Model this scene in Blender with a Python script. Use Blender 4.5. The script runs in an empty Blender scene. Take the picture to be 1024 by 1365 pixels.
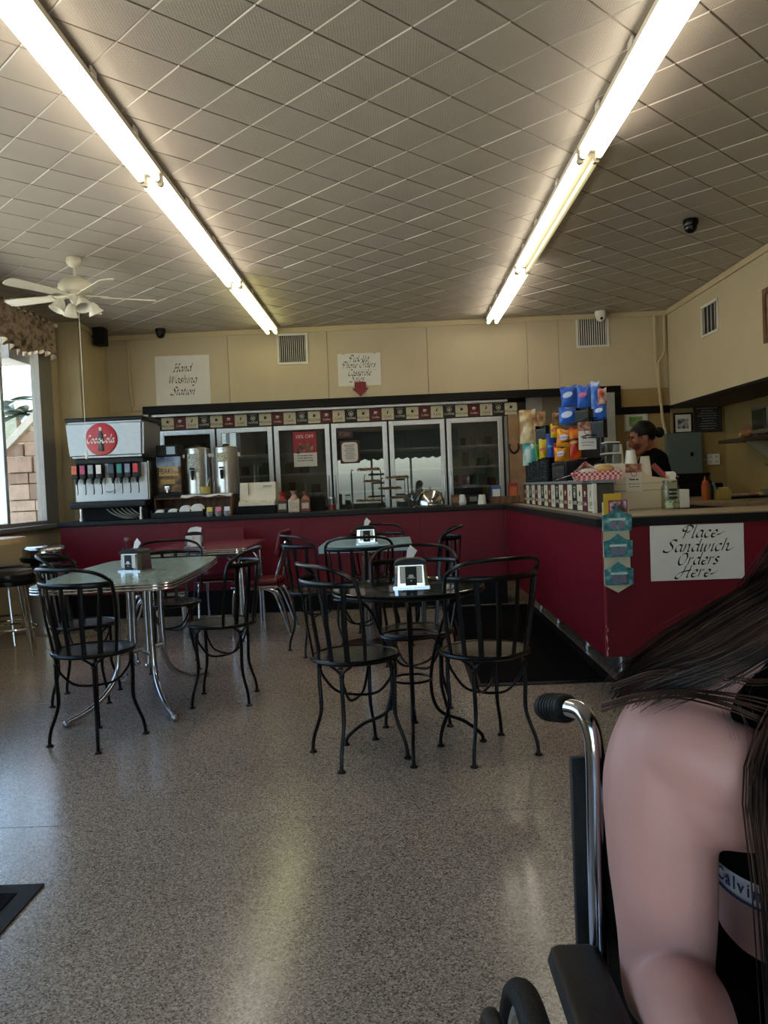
import bpy, bmesh, math, random
from mathutils import Vector, Matrix
random.seed(7)
S = bpy.context.scene
C = S.collection
PI = math.pi
R = math.radians

# ---------------------------------------------------------------- camera, sky, sun, exposure
H = 1.22
cam = bpy.data.cameras.new('camera')
camo = bpy.data.objects.new('camera', cam); C.objects.link(camo); S.camera = camo
cam.sensor_fit = 'HORIZONTAL'; cam.sensor_width = 36.0
cam.lens = 36.0 * 1065.0 / 1024.0
cam.clip_start = 0.02; cam.clip_end = 300
pitch, yaw, roll = R(-1.7656), R(-0.8828), R(2.45)
f = Vector((math.sin(yaw)*math.cos(pitch), math.cos(yaw)*math.cos(pitch), math.sin(pitch)))
r0 = Vector((math.cos(yaw), -math.sin(yaw), 0)); u0 = r0.cross(f)
r_ = r0*math.cos(roll) - u0*math.sin(roll); u_ = r_.cross(f)
camo.matrix_world = Matrix(((r_.x, u_.x, -f.x, 0), (r_.y, u_.y, -f.y, 0), (r_.z, u_.z, -f.z, H), (0, 0, 0, 1)))

world = bpy.data.worlds.new('sky'); S.world = world; world.use_nodes = True
wn = world.node_tree; bg = wn.nodes['Background']
sky = wn.nodes.new('ShaderNodeTexSky'); sky.sky_type = 'NISHITA'
sky.sun_disc = False; sky.sun_elevation = R(58); sky.sun_rotation = R(35); sky.dust_density = 2.0; sky.air_density = 1.0
wn.links.new(sky.outputs['Color'], bg.inputs['Color']); bg.inputs['Strength'].default_value = 1.25
sun = bpy.data.lights.new('sun', 'SUN'); sun.energy = 40.0; sun.angle = R(0.6); sun.color = (1, .95, .87)
suno = bpy.data.objects.new('sun', sun); C.objects.link(suno)
suno.rotation_euler = (R(-32), R(18), 0)          # high, from behind the building
TUBE = 11.5                                        # brightness of the fluorescent tubes
S.view_settings.view_transform = 'Standard'; S.view_settings.look = 'None'
S.view_settings.gamma = 1.0; S.view_settings.use_curve_mapping = False
S.view_settings.exposure = -0.1
cy = S.cycles
cy.use_denoising = True; cy.max_bounces = 8; cy.diffuse_bounces = 4; cy.glossy_bounces = 4; cy.transparent_max_bounces = 12
cy.caustics_reflective = False; cy.caustics_refractive = False; cy.sample_clamp_indirect = 6.0

# ---------------------------------------------------------------- materials
def lin(h):
    c = [int(h[i:i+2], 16)/255 for i in (0, 2, 4)]
    return tuple(x/12.92 if x <= .04045 else ((x+.055)/1.055)**2.4 for x in c) + (1,)
MAT = {}
def mat(name, col, rough=.5, metal=0., noise=.10, scale=9., bump=0., bscale=None, spec=.5, emit=None, alpha=None, coat=0.):
    if name in MAT: return MAT[name]
    m = bpy.data.materials.new(name); m.use_nodes = True; MAT[name] = m
    nt = m.node_tree; b = nt.nodes['Principled BSDF']
    c = lin(col)
    b.inputs['Roughness'].default_value = rough; b.inputs['Metallic'].default_value = metal
    b.inputs['Specular IOR Level'].default_value = spec
    if coat: b.inputs['Coat Weight'].default_value = coat; b.inputs['Coat Roughness'].default_value = .08
    tc = nt.nodes.new('ShaderNodeTexCoord')
    n = nt.nodes.new('ShaderNodeTexNoise'); n.inputs['Scale'].default_value = scale; n.inputs['Detail'].default_value = 4
    nt.links.new(tc.outputs['Object'], n.inputs['Vector'])
    r = nt.nodes.new('ShaderNodeValToRGB')
    r.color_ramp.elements[0].position = .3; r.color_ramp.elements[1].position = .7
    r.color_ramp.elements[0].color = tuple(x*(1-noise) for x in c[:3])+(1,)
    r.color_ramp.elements[1].color = tuple(min(1, x*(1+noise)) for x in c[:3])+(1,)
    nt.links.new(n.outputs['Fac'], r.inputs['Fac']); nt.links.new(r.outputs['Color'], b.inputs['Base Color'])
    if bump:
        bn = nt.nodes.new('ShaderNodeTexNoise'); bn.inputs['Scale'].default_value = bscale or 80; bn.inputs['Detail'].default_value = 3
        nt.links.new(tc.outputs['Object'], bn.inputs['Vector'])
        bp = nt.nodes.new('ShaderNodeBump'); bp.inputs['Strength'].default_value = bump; bp.inputs['Distance'].default_value = .01
        nt.links.new(bn.outputs['Fac'], bp.inputs['Height']); nt.links.new(bp.outputs['Normal'], b.inputs['Normal'])
    if emit:
        b.inputs['Emission Color'].default_value = lin(emit[0]); b.inputs['Emission Strength'].default_value = emit[1]
    return m
def glass(name, tint='ffffff', ior=1.5, rough=0.0, boost=1.0):
    if name in MAT: return MAT[name]
    m = bpy.data.materials.new(name); m.use_nodes = True; MAT[name] = m
    nt = m.node_tree; out = nt.nodes['Material Output']; nt.nodes.remove(nt.nodes['Principled BSDF'])
    t = nt.nodes.new('ShaderNodeBsdfTransparent'); t.inputs['Color'].default_value = lin(tint)
    g = nt.nodes.new('ShaderNodeBsdfGlossy'); g.inputs['Roughness'].default_value = rough
    fr = nt.nodes.new('ShaderNodeFresnel'); fr.inputs['IOR'].default_value = ior
    mu = nt.nodes.new('ShaderNodeMath'); mu.operation = 'MULTIPLY'; mu.inputs[1].default_value = boost; mu.use_clamp = True
    mx = nt.nodes.new('ShaderNodeMixShader')
    ge = nt.nodes.new('ShaderNodeNewGeometry'); m2 = nt.nodes.new('ShaderNodeMath'); m2.operation = 'SUBTRACT'; m2.inputs[0].default_value = 1.0
    nt.links.new(ge.outputs['Backfacing'], m2.inputs[1])      # reflect at the outer face only, so that a pane never reflects totally from within
    m3 = nt.nodes.new('ShaderNodeMath'); m3.operation = 'MULTIPLY'
    nt.links.new(fr.outputs[0], mu.inputs[0]); nt.links.new(mu.outputs[0], m3.inputs[0]); nt.links.new(m2.outputs[0], m3.inputs[1]); nt.links.new(m3.outputs[0], mx.inputs[0]); nt.links.new(t.outputs[0], mx.inputs[1]); nt.links.new(g.outputs[0], mx.inputs[2])
    nt.links.new(mx.outputs[0], out.inputs['Surface'])
    return m
def ramp_mat(name, tex, stops, rough=.5, metal=0., scale=10., bump=0., coord='Object', vec=(1, 1, 1), interp='LINEAR', spec=.5, **kw):
    """A principled material whose colour is a ramp over one procedural texture."""
    if name in MAT: return MAT[name]
    m = bpy.data.materials.new(name); m.use_nodes = True; MAT[name] = m
    nt = m.node_tree; b = nt.nodes['Principled BSDF']
    b.inputs['Roughness'].default_value = rough; b.inputs['Metallic'].default_value = metal; b.inputs['Specular IOR Level'].default_value = spec
    tc = nt.nodes.new('ShaderNodeTexCoord'); mp = nt.nodes.new('ShaderNodeMapping'); mp.inputs['Scale'].default_value = vec
    nt.links.new(tc.outputs[coord], mp.inputs['Vector'])
    t = nt.nodes.new('ShaderNodeTex'+tex)
    if tex == 'Checker': t.inputs['Scale'].default_value = scale
    else: t.inputs['Scale'].default_value = scale
    for k, v in kw.items():
        if hasattr(t, k): setattr(t, k, v)
        else: t.inputs[k].default_value = v
    nt.links.new(mp.outputs['Vector'], t.inputs['Vector'])
    r = nt.nodes.new('ShaderNodeValToRGB'); r.color_ramp.interpolation = interp
    e = r.color_ramp.elements
    while len(e) < len(stops): e.new(.5)
    for el, (p, c) in zip(e, stops): el.position = p; el.color = lin(c)
    o = t.outputs['Distance'] if tex == 'Voronoi' and not kw.get('cell') else t.outputs['Fac'] if 'Fac' in t.outputs else t.outputs['Color']
    if tex == 'Voronoi': o = t.outputs['Color']
    nt.links.new(o, r.inputs['Fac']); nt.links.new(r.outputs['Color'], b.inputs['Base Color'])
    if bump:
        bp = nt.nodes.new('ShaderNodeBump'); bp.inputs['Strength'].default_value = bump; bp.inputs['Distance'].default_value = .004
        nt.links.new(o, bp.inputs['Height']); nt.links.new(bp.outputs['Normal'], b.inputs['Normal'])
    return m

m_black = mat('black_metal', '070708', .30, 0, .2, 30, spec=.32)
m_blackmat = mat('black_matte', '080809', .6, 0, .2, 20, spec=.2)
m_rubber = mat('black_rubber', '0b0b0c', .6, 0, .2, 60, bump=.2, bscale=300, spec=.25)
m_plastic = mat('black_plastic', '0d0d0f', .42, 0, .15, 40, bump=.08, bscale=400, spec=.3)
m_chrome = mat('chrome', 'c9cbd0', .14, 1, .04, 30)
m_steel = mat('brushed_steel', 'b9b9b8', .3, 1, .06, 50)
m_alu = mat('aluminium', 'c8cacc', .35, .85, .06, 40)
m_white = mat('white_paint', 'dcd8cc', .5, 0, .04, 10)
m_paper = mat('white_paper', 'dedad2', .7, 0, .02, 10)
m_ink = mat('black_ink', '0e0c0c', .6, 0, .1, 10)
m_cream = mat('cream_paint', 'd8cdb4', .5, 0, .05, 5)
m_red = mat('red_laminate', '690d1e', .38, 0, .08, 3, spec=.3)
m_redv = mat('red_vinyl', '5c0d17', .38, 0, .12, 30, bump=.05, bscale=200, spec=.3)
m_top = mat('black_worktop', '0e0d0d', .42, 0, .2, 40, spec=.3)
m_wood = ramp_mat('brown_wood', 'Wave', [(0, '5b3a22'), (1, '7a5232')], .5, 0, 4, 0, vec=(1, 6, 1), Distortion=6.0)
m_stl2 = mat('dull_steel', '98999b', .36, .9, .06, 20)
m_lwood = ramp_mat('pale_wood', 'Wave', [(0, 'c4a57a'), (1, 'd9be94')], .45, 0, 3, 0, vec=(6, 1, 1), Distortion=5.0)
m_tan = ramp_mat('tan_panel', 'Noise', [(.3, '8f6a4c'), (.7, 'a98463')], .6, 0, 6)

# yellow painted panelling: fine vertical grooves as relief only
def wallmat(name, col, axis):
    m = mat(name, col, .62, 0, .05, 1.5)
    nt = m.node_tree; b = nt.nodes['Principled BSDF']
    tc = nt.nodes.new('ShaderNodeTexCoord'); mp = nt.nodes.new('ShaderNodeMapping')
    w = nt.nodes.new('ShaderNodeTexWave'); w.bands_direction = axis; w.inputs['Scale'].default_value = 12; w.inputs['Distortion'].default_value = .2
    nt.links.new(tc.outputs['Object'], w.inputs['Vector'])
    bp = nt.nodes.new('ShaderNodeBump'); bp.inputs['Strength'].default_value = .10; bp.inputs['Distance'].default_value = .004
    nt.links.new(w.outputs['Fac'], bp.inputs['Height']); nt.links.new(bp.outputs['Normal'], b.inputs['Normal'])
    return m
m_wallx = wallmat('yellow_wall', 'c0b192', 'X')
m_wally = wallmat('yellow_wall_side', 'c0b192', 'Y')
m_wall = mat('yellow_plaster', 'c0b08a', .6, 0, .05, 3)
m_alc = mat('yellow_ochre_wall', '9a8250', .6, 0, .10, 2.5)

# speckled sheet vinyl
def floormat():
    m = bpy.data.materials.new('speckled_vinyl'); m.use_nodes = True
    nt = m.node_tree; b = nt.nodes['Principled BSDF']; L = nt.links.new
    tc = nt.nodes.new('ShaderNodeTexCoord')
    v = nt.nodes.new('ShaderNodeTexVoronoi'); v.inputs['Scale'].default_value = 230; v.inputs['Randomness'].default_value = 1
    L(tc.outputs['Object'], v.inputs['Vector'])
    r = nt.nodes.new('ShaderNodeValToRGB'); r.color_ramp.interpolation = 'CONSTANT'
    st = [(0, '5f564c'), (.15, '877d70'), (.34, '9d9386'), (.62, 'b0a698'), (.86, 'c8bfb0')]
    e = r.color_ramp.elements
    while len(e) < len(st): e.new(.5)
    for el, (p, c) in zip(e, st): el.position = p; el.color = lin(c)
    sp = nt.nodes.new('ShaderNodeSeparateColor'); L(v.outputs['Color'], sp.inputs[0]); L(sp.outputs[0], r.inputs['Fac'])
    n = nt.nodes.new('ShaderNodeTexNoise'); n.inputs['Scale'].default_value = 1.3; n.inputs['Detail'].default_value = 5
    L(tc.outputs['Object'], n.inputs['Vector'])
    mx = nt.nodes.new('ShaderNodeMix'); mx.data_type = 'RGBA'; mx.blend_type = 'MULTIPLY'; mx.inputs[0].default_value = .35
    L(r.outputs['Color'], mx.inputs[6]); L(n.outputs['Fac'], mx.inputs[7]); L(mx.outputs[2], b.inputs['Base Color'])
    mr = nt.nodes.new('ShaderNodeMapRange'); mr.inputs[3].default_value = .13; mr.inputs[4].default_value = .27; b.inputs['Specular IOR Level'].default_value = .62
    L(n.outputs['Fac'], mr.inputs[0]); L(mr.outputs[0], b.inputs['Roughness'])
    n2 = nt.nodes.new('ShaderNodeTexNoise'); n2.inputs['Scale'].default_value = 5; n2.inputs['Detail'].default_value = 3
    L(tc.outputs['Object'], n2.inputs['Vector'])
    bp = nt.nodes.new('ShaderNodeBump'); bp.inputs['Strength'].default_value = .12; bp.inputs['Distance'].default_value = .01
    L(n2.outputs['Fac'], bp.inputs['Height']); L(bp.outputs['Normal'], b.inputs['Normal'])
    return m
m_floor = floormat()
def ceilmat():
    m = mat('ceiling_tile_paint', 'b3a99c', .6, 0, .05, 1.2)
    nt = m.node_tree; b = nt.nodes['Principled BSDF']; L = nt.links.new
    tc = nt.nodes.new('ShaderNodeTexCoord')
    v = nt.nodes.new('ShaderNodeTexVoronoi'); v.inputs['Scale'].default_value = 75; v.inputs['Randomness'].default_value = .15
    L(tc.outputs['Object'], v.inputs['Vector'])
    bp = nt.nodes.new('ShaderNodeBump'); bp.inputs['Strength'].default_value = .35; bp.inputs['Distance'].default_value = .004
    L(v.outputs['Distance'], bp.inputs['Height']); L(bp.outputs['Normal'], b.inputs['Normal'])
    return m
m_ceil = ceilmat()

# ---------------------------------------------------------------- mesh helpers
def BM(): return bmesh.new()
def box(bm, c, s, bev=0, rot=None):
    g = bmesh.ops.create_cube(bm, size=1.0); vs = g['verts']
    bmesh.ops.scale(bm, vec=s, verts=vs)
    if bev:
        es = list({e for v in vs for e in v.link_edges})
        r = bmesh.ops.bevel(bm, geom=es, offset=bev, segments=2, affect='EDGES', profile=.5)
        vs = list({v for v in r['verts']} | {v for v in vs if v.is_valid})
    if rot is not None: bmesh.ops.rotate(bm, verts=vs, cent=(0, 0, 0), matrix=rot.to_3x3())
    bmesh.ops.translate(bm, verts=vs, vec=c)
    return vs
def boxb(bm, x0, x1, y0, y1, z0, z1, bev=0):
    return box(bm, ((x0+x1)/2, (y0+y1)/2, (z0+z1)/2), (x1-x0, y1-y0, z1-z0), bev)
def frame_of(d, up=None):
    d = d.normalized()
    up = up or (Vector((0, 0, 1)) if abs(d.z) < .9 else Vector((1, 0, 0)))
    a = up.cross(d)
    if a.length < 1e-6: a = Vector((1, 0, 0)).cross(d)
    a.normalize(); return a, d.cross(a)
def tube(bm, pts, r, seg=8, closed=False, caps=True, flat=None, up=None):
    """swept tube; r number or list; flat=(wx, wy) scales the section"""
    P = [Vector(p) for p in pts]; n = len(P)
    rr = r if isinstance(r, (list, tuple)) else [r]*n
    rings = []; a = None
    for i in range(n):
        if closed: d = P[(i+1) % n]-P[i-1]
        else: d = P[min(i+1, n-1)]-P[max(i-1, 0)]
        if d.length < 1e-9: d = Vector((0, 0, 1))
        d.normalize()
        if a is None: a, b = frame_of(d, up)
        else:
            a = a-d*a.dot(d)
            if a.length < 1e-6: a, b = frame_of(d)
            a.normalize(); b = d.cross(a)
        fx, fy = flat or (1, 1)
        rings.append([bm.verts.new(P[i]+a*(rr[i]*fx*math.cos(t))+b*(rr[i]*fy*math.sin(t))) for t in (2*PI*k/seg for k in range(seg))])
    m = n if closed else n-1
    for i in range(m):
        A, B = rings[i], rings[(i+1) % n]
        for k in range(seg):
            bm.faces.new((A[k], A[(k+1) % seg], B[(k+1) % seg], B[k]))
    if not closed and caps:
        bm.faces.new(rings[0][::-1]); bm.faces.new(rings[-1])
    return [v for q in rings for v in q]
def lathe(bm, prof, seg=24, c=(0, 0, 0)):
    c = Vector(c); rings = []
    for r, z in prof:
        if r < 1e-6: rings.append([bm.verts.new(c+Vector((0, 0, z)))])
        else: rings.append([bm.verts.new(c+Vector((r*math.cos(2*PI*k/seg), r*math.sin(2*PI*k/seg), z))) for k in range(seg)])
    for A, B in zip(rings, rings[1:]):
        for k in range(seg):
            k2 = (k+1) % seg
            if len(A) == 1 and len(B) == 1: continue
            if len(A) == 1: bm.faces.new((A[0], B[k2], B[k]))
            elif len(B) == 1: bm.faces.new((A[k], A[k2], B[0]))
            else: bm.faces.new((A[k], A[k2], B[k2], B[k]))
    for q in (rings[0], rings[-1]):
        if len(q) > 2:
            try: bm.faces.new(q if q is rings[-1] else q[::-1])
            except ValueError: pass
    return [v for q in rings for v in q]
def prism(bm, poly, z0, z1, M=None):
    a = [bm.verts.new((x, y, z0)) for x, y in poly]; b = [bm.verts.new((x, y, z1)) for x, y in poly]
    bm.faces.new(a[::-1]); bm.faces.new(b); n = len(a)
    for i in range(n): bm.faces.new((a[i], a[(i+1) % n], b[(i+1) % n], b[i]))
    vs = a+b
    if M is not None: bmesh.ops.transform(bm, matrix=M, verts=vs)
    return vs
def ball(bm, c, r, s=(1, 1, 1), u=14, v=9, rot=None):
    g = bmesh.ops.create_uvsphere(bm, u_segments=u, v_segments=v, radius=r); vs = g['verts']
    bmesh.ops.scale(bm, vec=s, verts=vs)
    if rot is not None: bmesh.ops.rotate(bm, verts=vs, cent=(0, 0, 0), matrix=rot.to_3x3())
    bmesh.ops.translate(bm, verts=vs, vec=c); return vs
def cyl(bm, p0, p1, r, seg=14, r2=None): return tube(bm, [p0, p1], [r, r if r2 is None else r2], seg)
def cat(pts, n=6, closed=False):
    P = [Vector(p) for p in pts]; out = []; m = len(P)
    for i in range(m if closed else m-1):
        if closed: p0, p1, p2, p3 = P[i-1], P[i], P[(i+1) % m], P[(i+2) % m]
        else: p0, p1, p2, p3 = P[max(i-1, 0)], P[i], P[i+1], P[min(i+2, m-1)]
        for k in range(n):
            t = k/n
            out.append(.5*((2*p1)+(p2-p0)*t+(2*p0-5*p1+4*p2-p3)*t*t+(3*p1-p0-3*p2+p3)*t**3))
    if not closed: out.append(P[-1])
    return out
def xf(bm, vs, M): bmesh.ops.transform(bm, matrix=M, verts=[v for v in vs if v.is_valid])
def weigh(me, ca):
    """area weighted corner normals, so that large flats beside small bevels stay flat"""
    P = me.polygons; nv = [[] for _ in me.vertices]
    for p in P:
        n, a = p.normal.copy(), p.area
        for v in p.vertices: nv[v].append((n, a))
    out = []
    for p in P:
        n = p.normal.copy()
        for v in p.vertices:
            q = Vector((0, 0, 0))
            for n2, a in nv[v]:
                if n.dot(n2) > ca: q += n2*a
            out.append(q.normalized() if q.length > 1e-12 else n)
    me.normals_split_custom_set(out)
def finish(bm, name, m, smooth=True, ang=38):
    me = bpy.data.meshes.new(name)
    bmesh.ops.recalc_face_normals(bm, faces=bm.faces)
    bm.to_mesh(me); bm.free()
    if smooth and len(me.polygons):
        me.polygons.foreach_set('use_smooth', [True]*len(me.polygons)); me.set_sharp_from_angle(angle=R(ang))
        if len(me.polygons) < 900: weigh(me, math.cos(R(ang)))
    ms = m if isinstance(m, (list, tuple)) else [m]
    for q in ms: me.materials.append(q)
    return me
def obj(name, bm, m, parent=None, loc=None, rotz=0, smooth=True, label=None, cat=None, group=None, kind=None, ang=38):
    me = bm if isinstance(bm, bpy.types.Mesh) else finish(bm, name, m, smooth, ang)
    o = bpy.data.objects.new(name, me); C.objects.link(o); o.parent = parent
    if loc: o.location = loc
    if rotz: o.rotation_euler = (0, 0, rotz)
    return tag(o, label, cat, group, kind)
def tag(o, label=None, cat=None, group=None, kind=None):
    if label: o['label'] = label
    if cat: o['category'] = cat
    if group: o['group'] = group
    if kind: o['kind'] = kind
    return o
def thing(name, label, cat, loc=(0, 0, 0), rotz=0, group=None, kind=None):
    o = bpy.data.objects.new(name, None); C.objects.link(o); o.empty_display_size = .1
    o.location = loc; o.rotation_euler = (0, 0, rotz)
    return tag(o, label, cat, group, kind)
def dup(root, loc, rotz=0, label=None, group=None):
    r = root.copy(); C.objects.link(r); r.location = loc; r.rotation_euler = (0, 0, rotz)
    if label: r['label'] = label
    if group: r['group'] = group
    for ch in list(root.children):
        c = ch.copy(); C.objects.link(c); c.parent = r
        for g in list(ch.children):
            d = g.copy(); C.objects.link(d); d.parent = c
    return r
def struct(name, bm, m, parent=None, **k):
    return obj(name, bm, m, parent, kind='structure', **k)
# text as flat printed mesh, in its own XY plane
def text_into(bm, s, size, M, ax='CENTER', shear=0, ext=.0004, sx=1.0):
    cu = bpy.data.curves.new('t', 'FONT'); cu.body = s; cu.size = size; cu.align_x = ax; cu.align_y = 'CENTER'; cu.shear = shear; cu.extrude = ext; cu.resolution_u = 3
    o = bpy.data.objects.new('t', cu); C.objects.link(o)
    dg = bpy.context.evaluated_depsgraph_get(); dg.update()
    me = bpy.data.meshes.new_from_object(o.evaluated_get(dg))
    me.transform(M @ Matrix.Diagonal((sx, 1, 1, 1))); bm.from_mesh(me)
    bpy.data.objects.remove(o); bpy.data.curves.remove(cu); bpy.data.meshes.remove(me)
FRONT = Matrix.Rotation(R(90), 4, 'X')        # a print that faces -Y
LEFTW = Matrix.Rotation(R(-90), 4, 'Z') @ FRONT   # a print that faces -X
def at(x, y, z, rot=FRONT): return Matrix.Translation((x, y, z)) @ rot
# calligraphy with a broad nib
G = {
'a': (.8, [[(.62, .85), (.4, 1), (.15, .75), (.05, .35), (.2, .02), (.45, .2), (.62, .6)], [(.66, 1), (.6, .4), (.65, .05), (.8, .12)]]),
'c': (.65, [[(.58, .82), (.4, 1), (.15, .75), (.05, .35), (.2, 0), (.45, .05), (.6, .22)]]),
'd': (.82, [[(.62, .85), (.4, 1), (.15, .75), (.05, .35), (.2, .02), (.45, .2), (.62, .6)], [(.75, 1.75), (.62, .4), (.66, .05), (.8, .12)]]),
'e': (.66, [[(.08, .42), (.4, .5), (.55, .75), (.42, 1), (.18, .8), (.05, .35), (.2, 0), (.45, .05), (.62, .22)]]),
'~': (1.3, [[(.08, .42), (.4, .5), (.55, .75), (.42, 1), (.18, .8), (.05, .35), (.2, 0), (.45, .05), (.62, .3), (.95, .42), (1.3, .78)]]),
'g': (.8, [[(.62, .85), (.4, 1), (.15, .75), (.05, .35), (.2, .02), (.45, .2), (.62, .6)], [(.66, 1), (.58, 0), (.45, -.5), (.2, -.65), (0, -.5)]]),
'h': (.78, [[(.2, 1.75), (.05, 0)], [(.1, .5), (.35, .9), (.52, .95), (.55, .6), (.5, .1), (.6, 0), (.72, .12)]]),
'^': (1.2, [[(.2, 1.75), (.05, 0)], [(.1, .5), (.35, .9), (.52, .95), (.55, .6), (.5, .1), (.7, 0), (1.0, .2), (1.25, .5)]]),
'i': (.36, [[(.08, .88), (.18, 1), (.1, .12), (.2, 0), (.32, .12)], [(.2, 1.38), (.25, 1.44)]]),
'k': (.74, [[(.2, 1.75), (.05, 0)], [(.5, .98), (.12, .5)], [(.18, .5), (.4, .1), (.6, 0), (.7, .1)]]),
'l': (.34, [[(.2, 1.75), (.06, .15), (.16, 0), (.3, .12)]]),
'n': (.78, [[(.03, .88), (.14, 1), (.05, 0)], [(.1, .5), (.35, .95), (.52, .95), (.54, .6), (.5, .1), (.6, 0), (.72, .12)]]),
'o': (.68, [[(.4, 1), (.15, .8), (.05, .35), (.2, 0), (.45, .15), (.58, .6), (.4, 1)]]),
'p': (.7, [[(.18, 1), (0, -.7)], [(.1, .6), (.35, 1), (.58, .85), (.55, .35), (.3, 0), (.1, .15)]]),
'r': (.54, [[(.03, .88), (.14, 1), (.05, 0)], [(.1, .5), (.3, .9), (.5, .95)]]),
's': (.56, [[(.5, .88), (.3, 1), (.12, .8), (.25, .55), (.42, .35), (.35, .05), (.15, 0), (0, .12)]]),
't': (.44, [[(.22, 1.4), (.1, .15), (.2, 0), (.35, .1)], [(.02, .95), (.38, .98)]]),
'w': (1.02, [[(.03, .88), (.12, 1), (.1, .1), (.25, 0), (.45, .6), (.5, .95)], [(.5, .95), (.48, .1), (.62, 0), (.85, .5), (.9, 1)]]),
'U': (.95, [[(.1, 1.6), (.05, .4), (.25, 0), (.55, .3), (.7, 1.6)], [(.7, 1.6), (.62, .1), (.78, 0)]]),
'P': (.9, [[(.28, 1.6), (.1, -.1)], [(.3, .95), (-.1, 1.0), (-.15, 1.35), (.15, 1.65), (.5, 1.75), (.85, 1.45), (.7, .95), (.3, .75)]]),
'S': (.85, [[(.9, 1.5), (.6, 1.72), (.25, 1.45), (.35, 1.1), (.6, .75), (.6, .3), (.25, -.02), (-.15, .05), (-.25, .3)]]),
'O': (1.02, [[(.6, 1.65), (.2, 1.35), (.05, .6), (.25, .02), (.65, .2), (.9, .95), (.8, 1.5), (.6, 1.65)]]),
'H': (1.02, [[(.35, 1.65), (.15, .4), (-.1, -.15), (-.45, -.1), (-.4, .3), (.1, .75), (.95, .95)], [(.9, 1.65), (.7, .1), (.85, 0)]]),
'F': (1.05, [[(.3, 1.6), (.1, 0)], [(.95, 1.65), (.75, 0)], [(.18, .8), (.85, .86)], [(.1, 1.6), (.45, 1.62)], [(.75, 1.63), (1.1, 1.65)], [(-.08, 0), (.28, 0)], [(.58, 0), (.92, 0)]]),
'C': (.85, [[(.88, 1.4), (.6, 1.68), (.2, 1.3), (.05, .6), (.25, .02), (.6, .1), (.8, .3)]]),
'W': (1.3, [[(.1, 1.6), (.18, 0), (.66, 1.5)], [(.66, 1.5), (.72, 0), (1.3, 1.65)]]),
'-': (.5, [[(.05, .5), (.4, .55)]]), ' ': (.5, []),
}
def callig(bm, s, size, M, nib=.17, ang=40, shear=.22, gap=.06, ext=.0006):
    wdt = sum(G[c][0]+gap for c in s)-gap; x = -wdt/2
    nv = Vector((math.cos(R(ang)), math.sin(R(ang)), 0))*nib/2
    for c in s:
        adv, strokes = G[c]
        for st in strokes:
            P = cat([(px+x, py, 0) for px, py in st], 6) if len(st) > 2 else [Vector((px+x, py, 0)) for px, py in st]
            P = [Vector((p.x+p.y*shear, p.y, 0)) for p in P]
            A = [p-nv for p in P]; B = [p+nv for p in P]
            th = Vector((-nv.y, nv.x, 0))*.18
            for i in range(len(P)-1):
                q = [A[i]-th, A[i+1]-th, B[i+1]+th, B[i]+th]
                vs = [bm.verts.new(M @ (Vector((v.x, v.y-.5, 0))*size+Vector((0, 0, ext)))) for v in q]
                try: bm.faces.new(vs)
                except ValueError: pass
        x += adv+gap

def scribble(bm, x, y, z, w, h, rnd):
    """a line of print too small to read: word-length strokes"""
    p = x-w/2
    while p < x+w/2-h*.6:
        L = min(rnd.uniform(1.2, 4.5)*h, x+w/2-p); boxb(bm, p, p+L, y-.0005, y, z-h*rnd.uniform(.3, .5), z+h*rnd.uniform(.3, .5)); p += L+h*.6

# ================================================================ the room shell
XL, XR, YB, YF, ZC = -3.73, 3.38, 9.82, -2.0, 3.22
# floor: sheets of vinyl with tight seams
fl = thing('floor', None, None, kind='structure')
y = YF-.1
seams = [YF-.1, -.71, 1.12, 2.95, 4.78, 6.61, 8.44, 10.8]
for a, b in zip(seams, seams[1:]):
    bm = BM(); boxb(bm, -3.9, 4.2, a+.0015, b-.0015, -.02, 0, .0012); struct('vinyl_sheet', bm, m_floor, fl)
bm = BM(); boxb(bm, -3.95, 4.3, YF-.15, 10.9, -.12, -.021); struct('floor_slab', bm, mat('grey_screed', '6a6660', .9), fl)

# ceiling: foot-square tiles laid on the diagonal, each hung a hair differently
ce = thing('ceiling', None, None, kind='structure')
bm = BM(); boxb(bm, -3.95, 4.3, YF-.15, 10.9, ZC+.012, ZC+.12); struct('ceiling_deck', bm, mat('ceiling_deck_paint', '8d8070', .8), ce)
m_edge = [m_ceil, mat('lit_edge_tint', 'd9d2c6', .6, 0, .05, 3), mat('shaded_edge_tint', '94897b', .7, 0, .1, 3)]  # light and shade put into the bevel colours: lit sides paler, shaded sides darker
def tile_into(bm, cx, cy_, p=.305, lite=1):
    h, q, b = p/2-.0010, p/2-.0058, .0055
    e1, e2 = Vector((.70711, .70711, 0)), Vector((-.70711, .70711, 0)); c = Vector((cx, cy_, ZC))
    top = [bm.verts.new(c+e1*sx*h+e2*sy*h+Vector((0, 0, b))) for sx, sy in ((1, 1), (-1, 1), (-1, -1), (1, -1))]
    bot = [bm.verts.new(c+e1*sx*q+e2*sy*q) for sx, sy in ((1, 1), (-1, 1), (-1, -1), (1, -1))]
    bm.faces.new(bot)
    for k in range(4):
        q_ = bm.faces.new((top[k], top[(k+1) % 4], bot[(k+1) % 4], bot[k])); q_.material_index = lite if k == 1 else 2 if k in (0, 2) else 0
tile_me = []
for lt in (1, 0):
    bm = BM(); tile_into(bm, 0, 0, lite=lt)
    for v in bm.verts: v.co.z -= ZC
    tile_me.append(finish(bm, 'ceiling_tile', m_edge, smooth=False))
rt = random.Random(3); inside = []; rim = []
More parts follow.
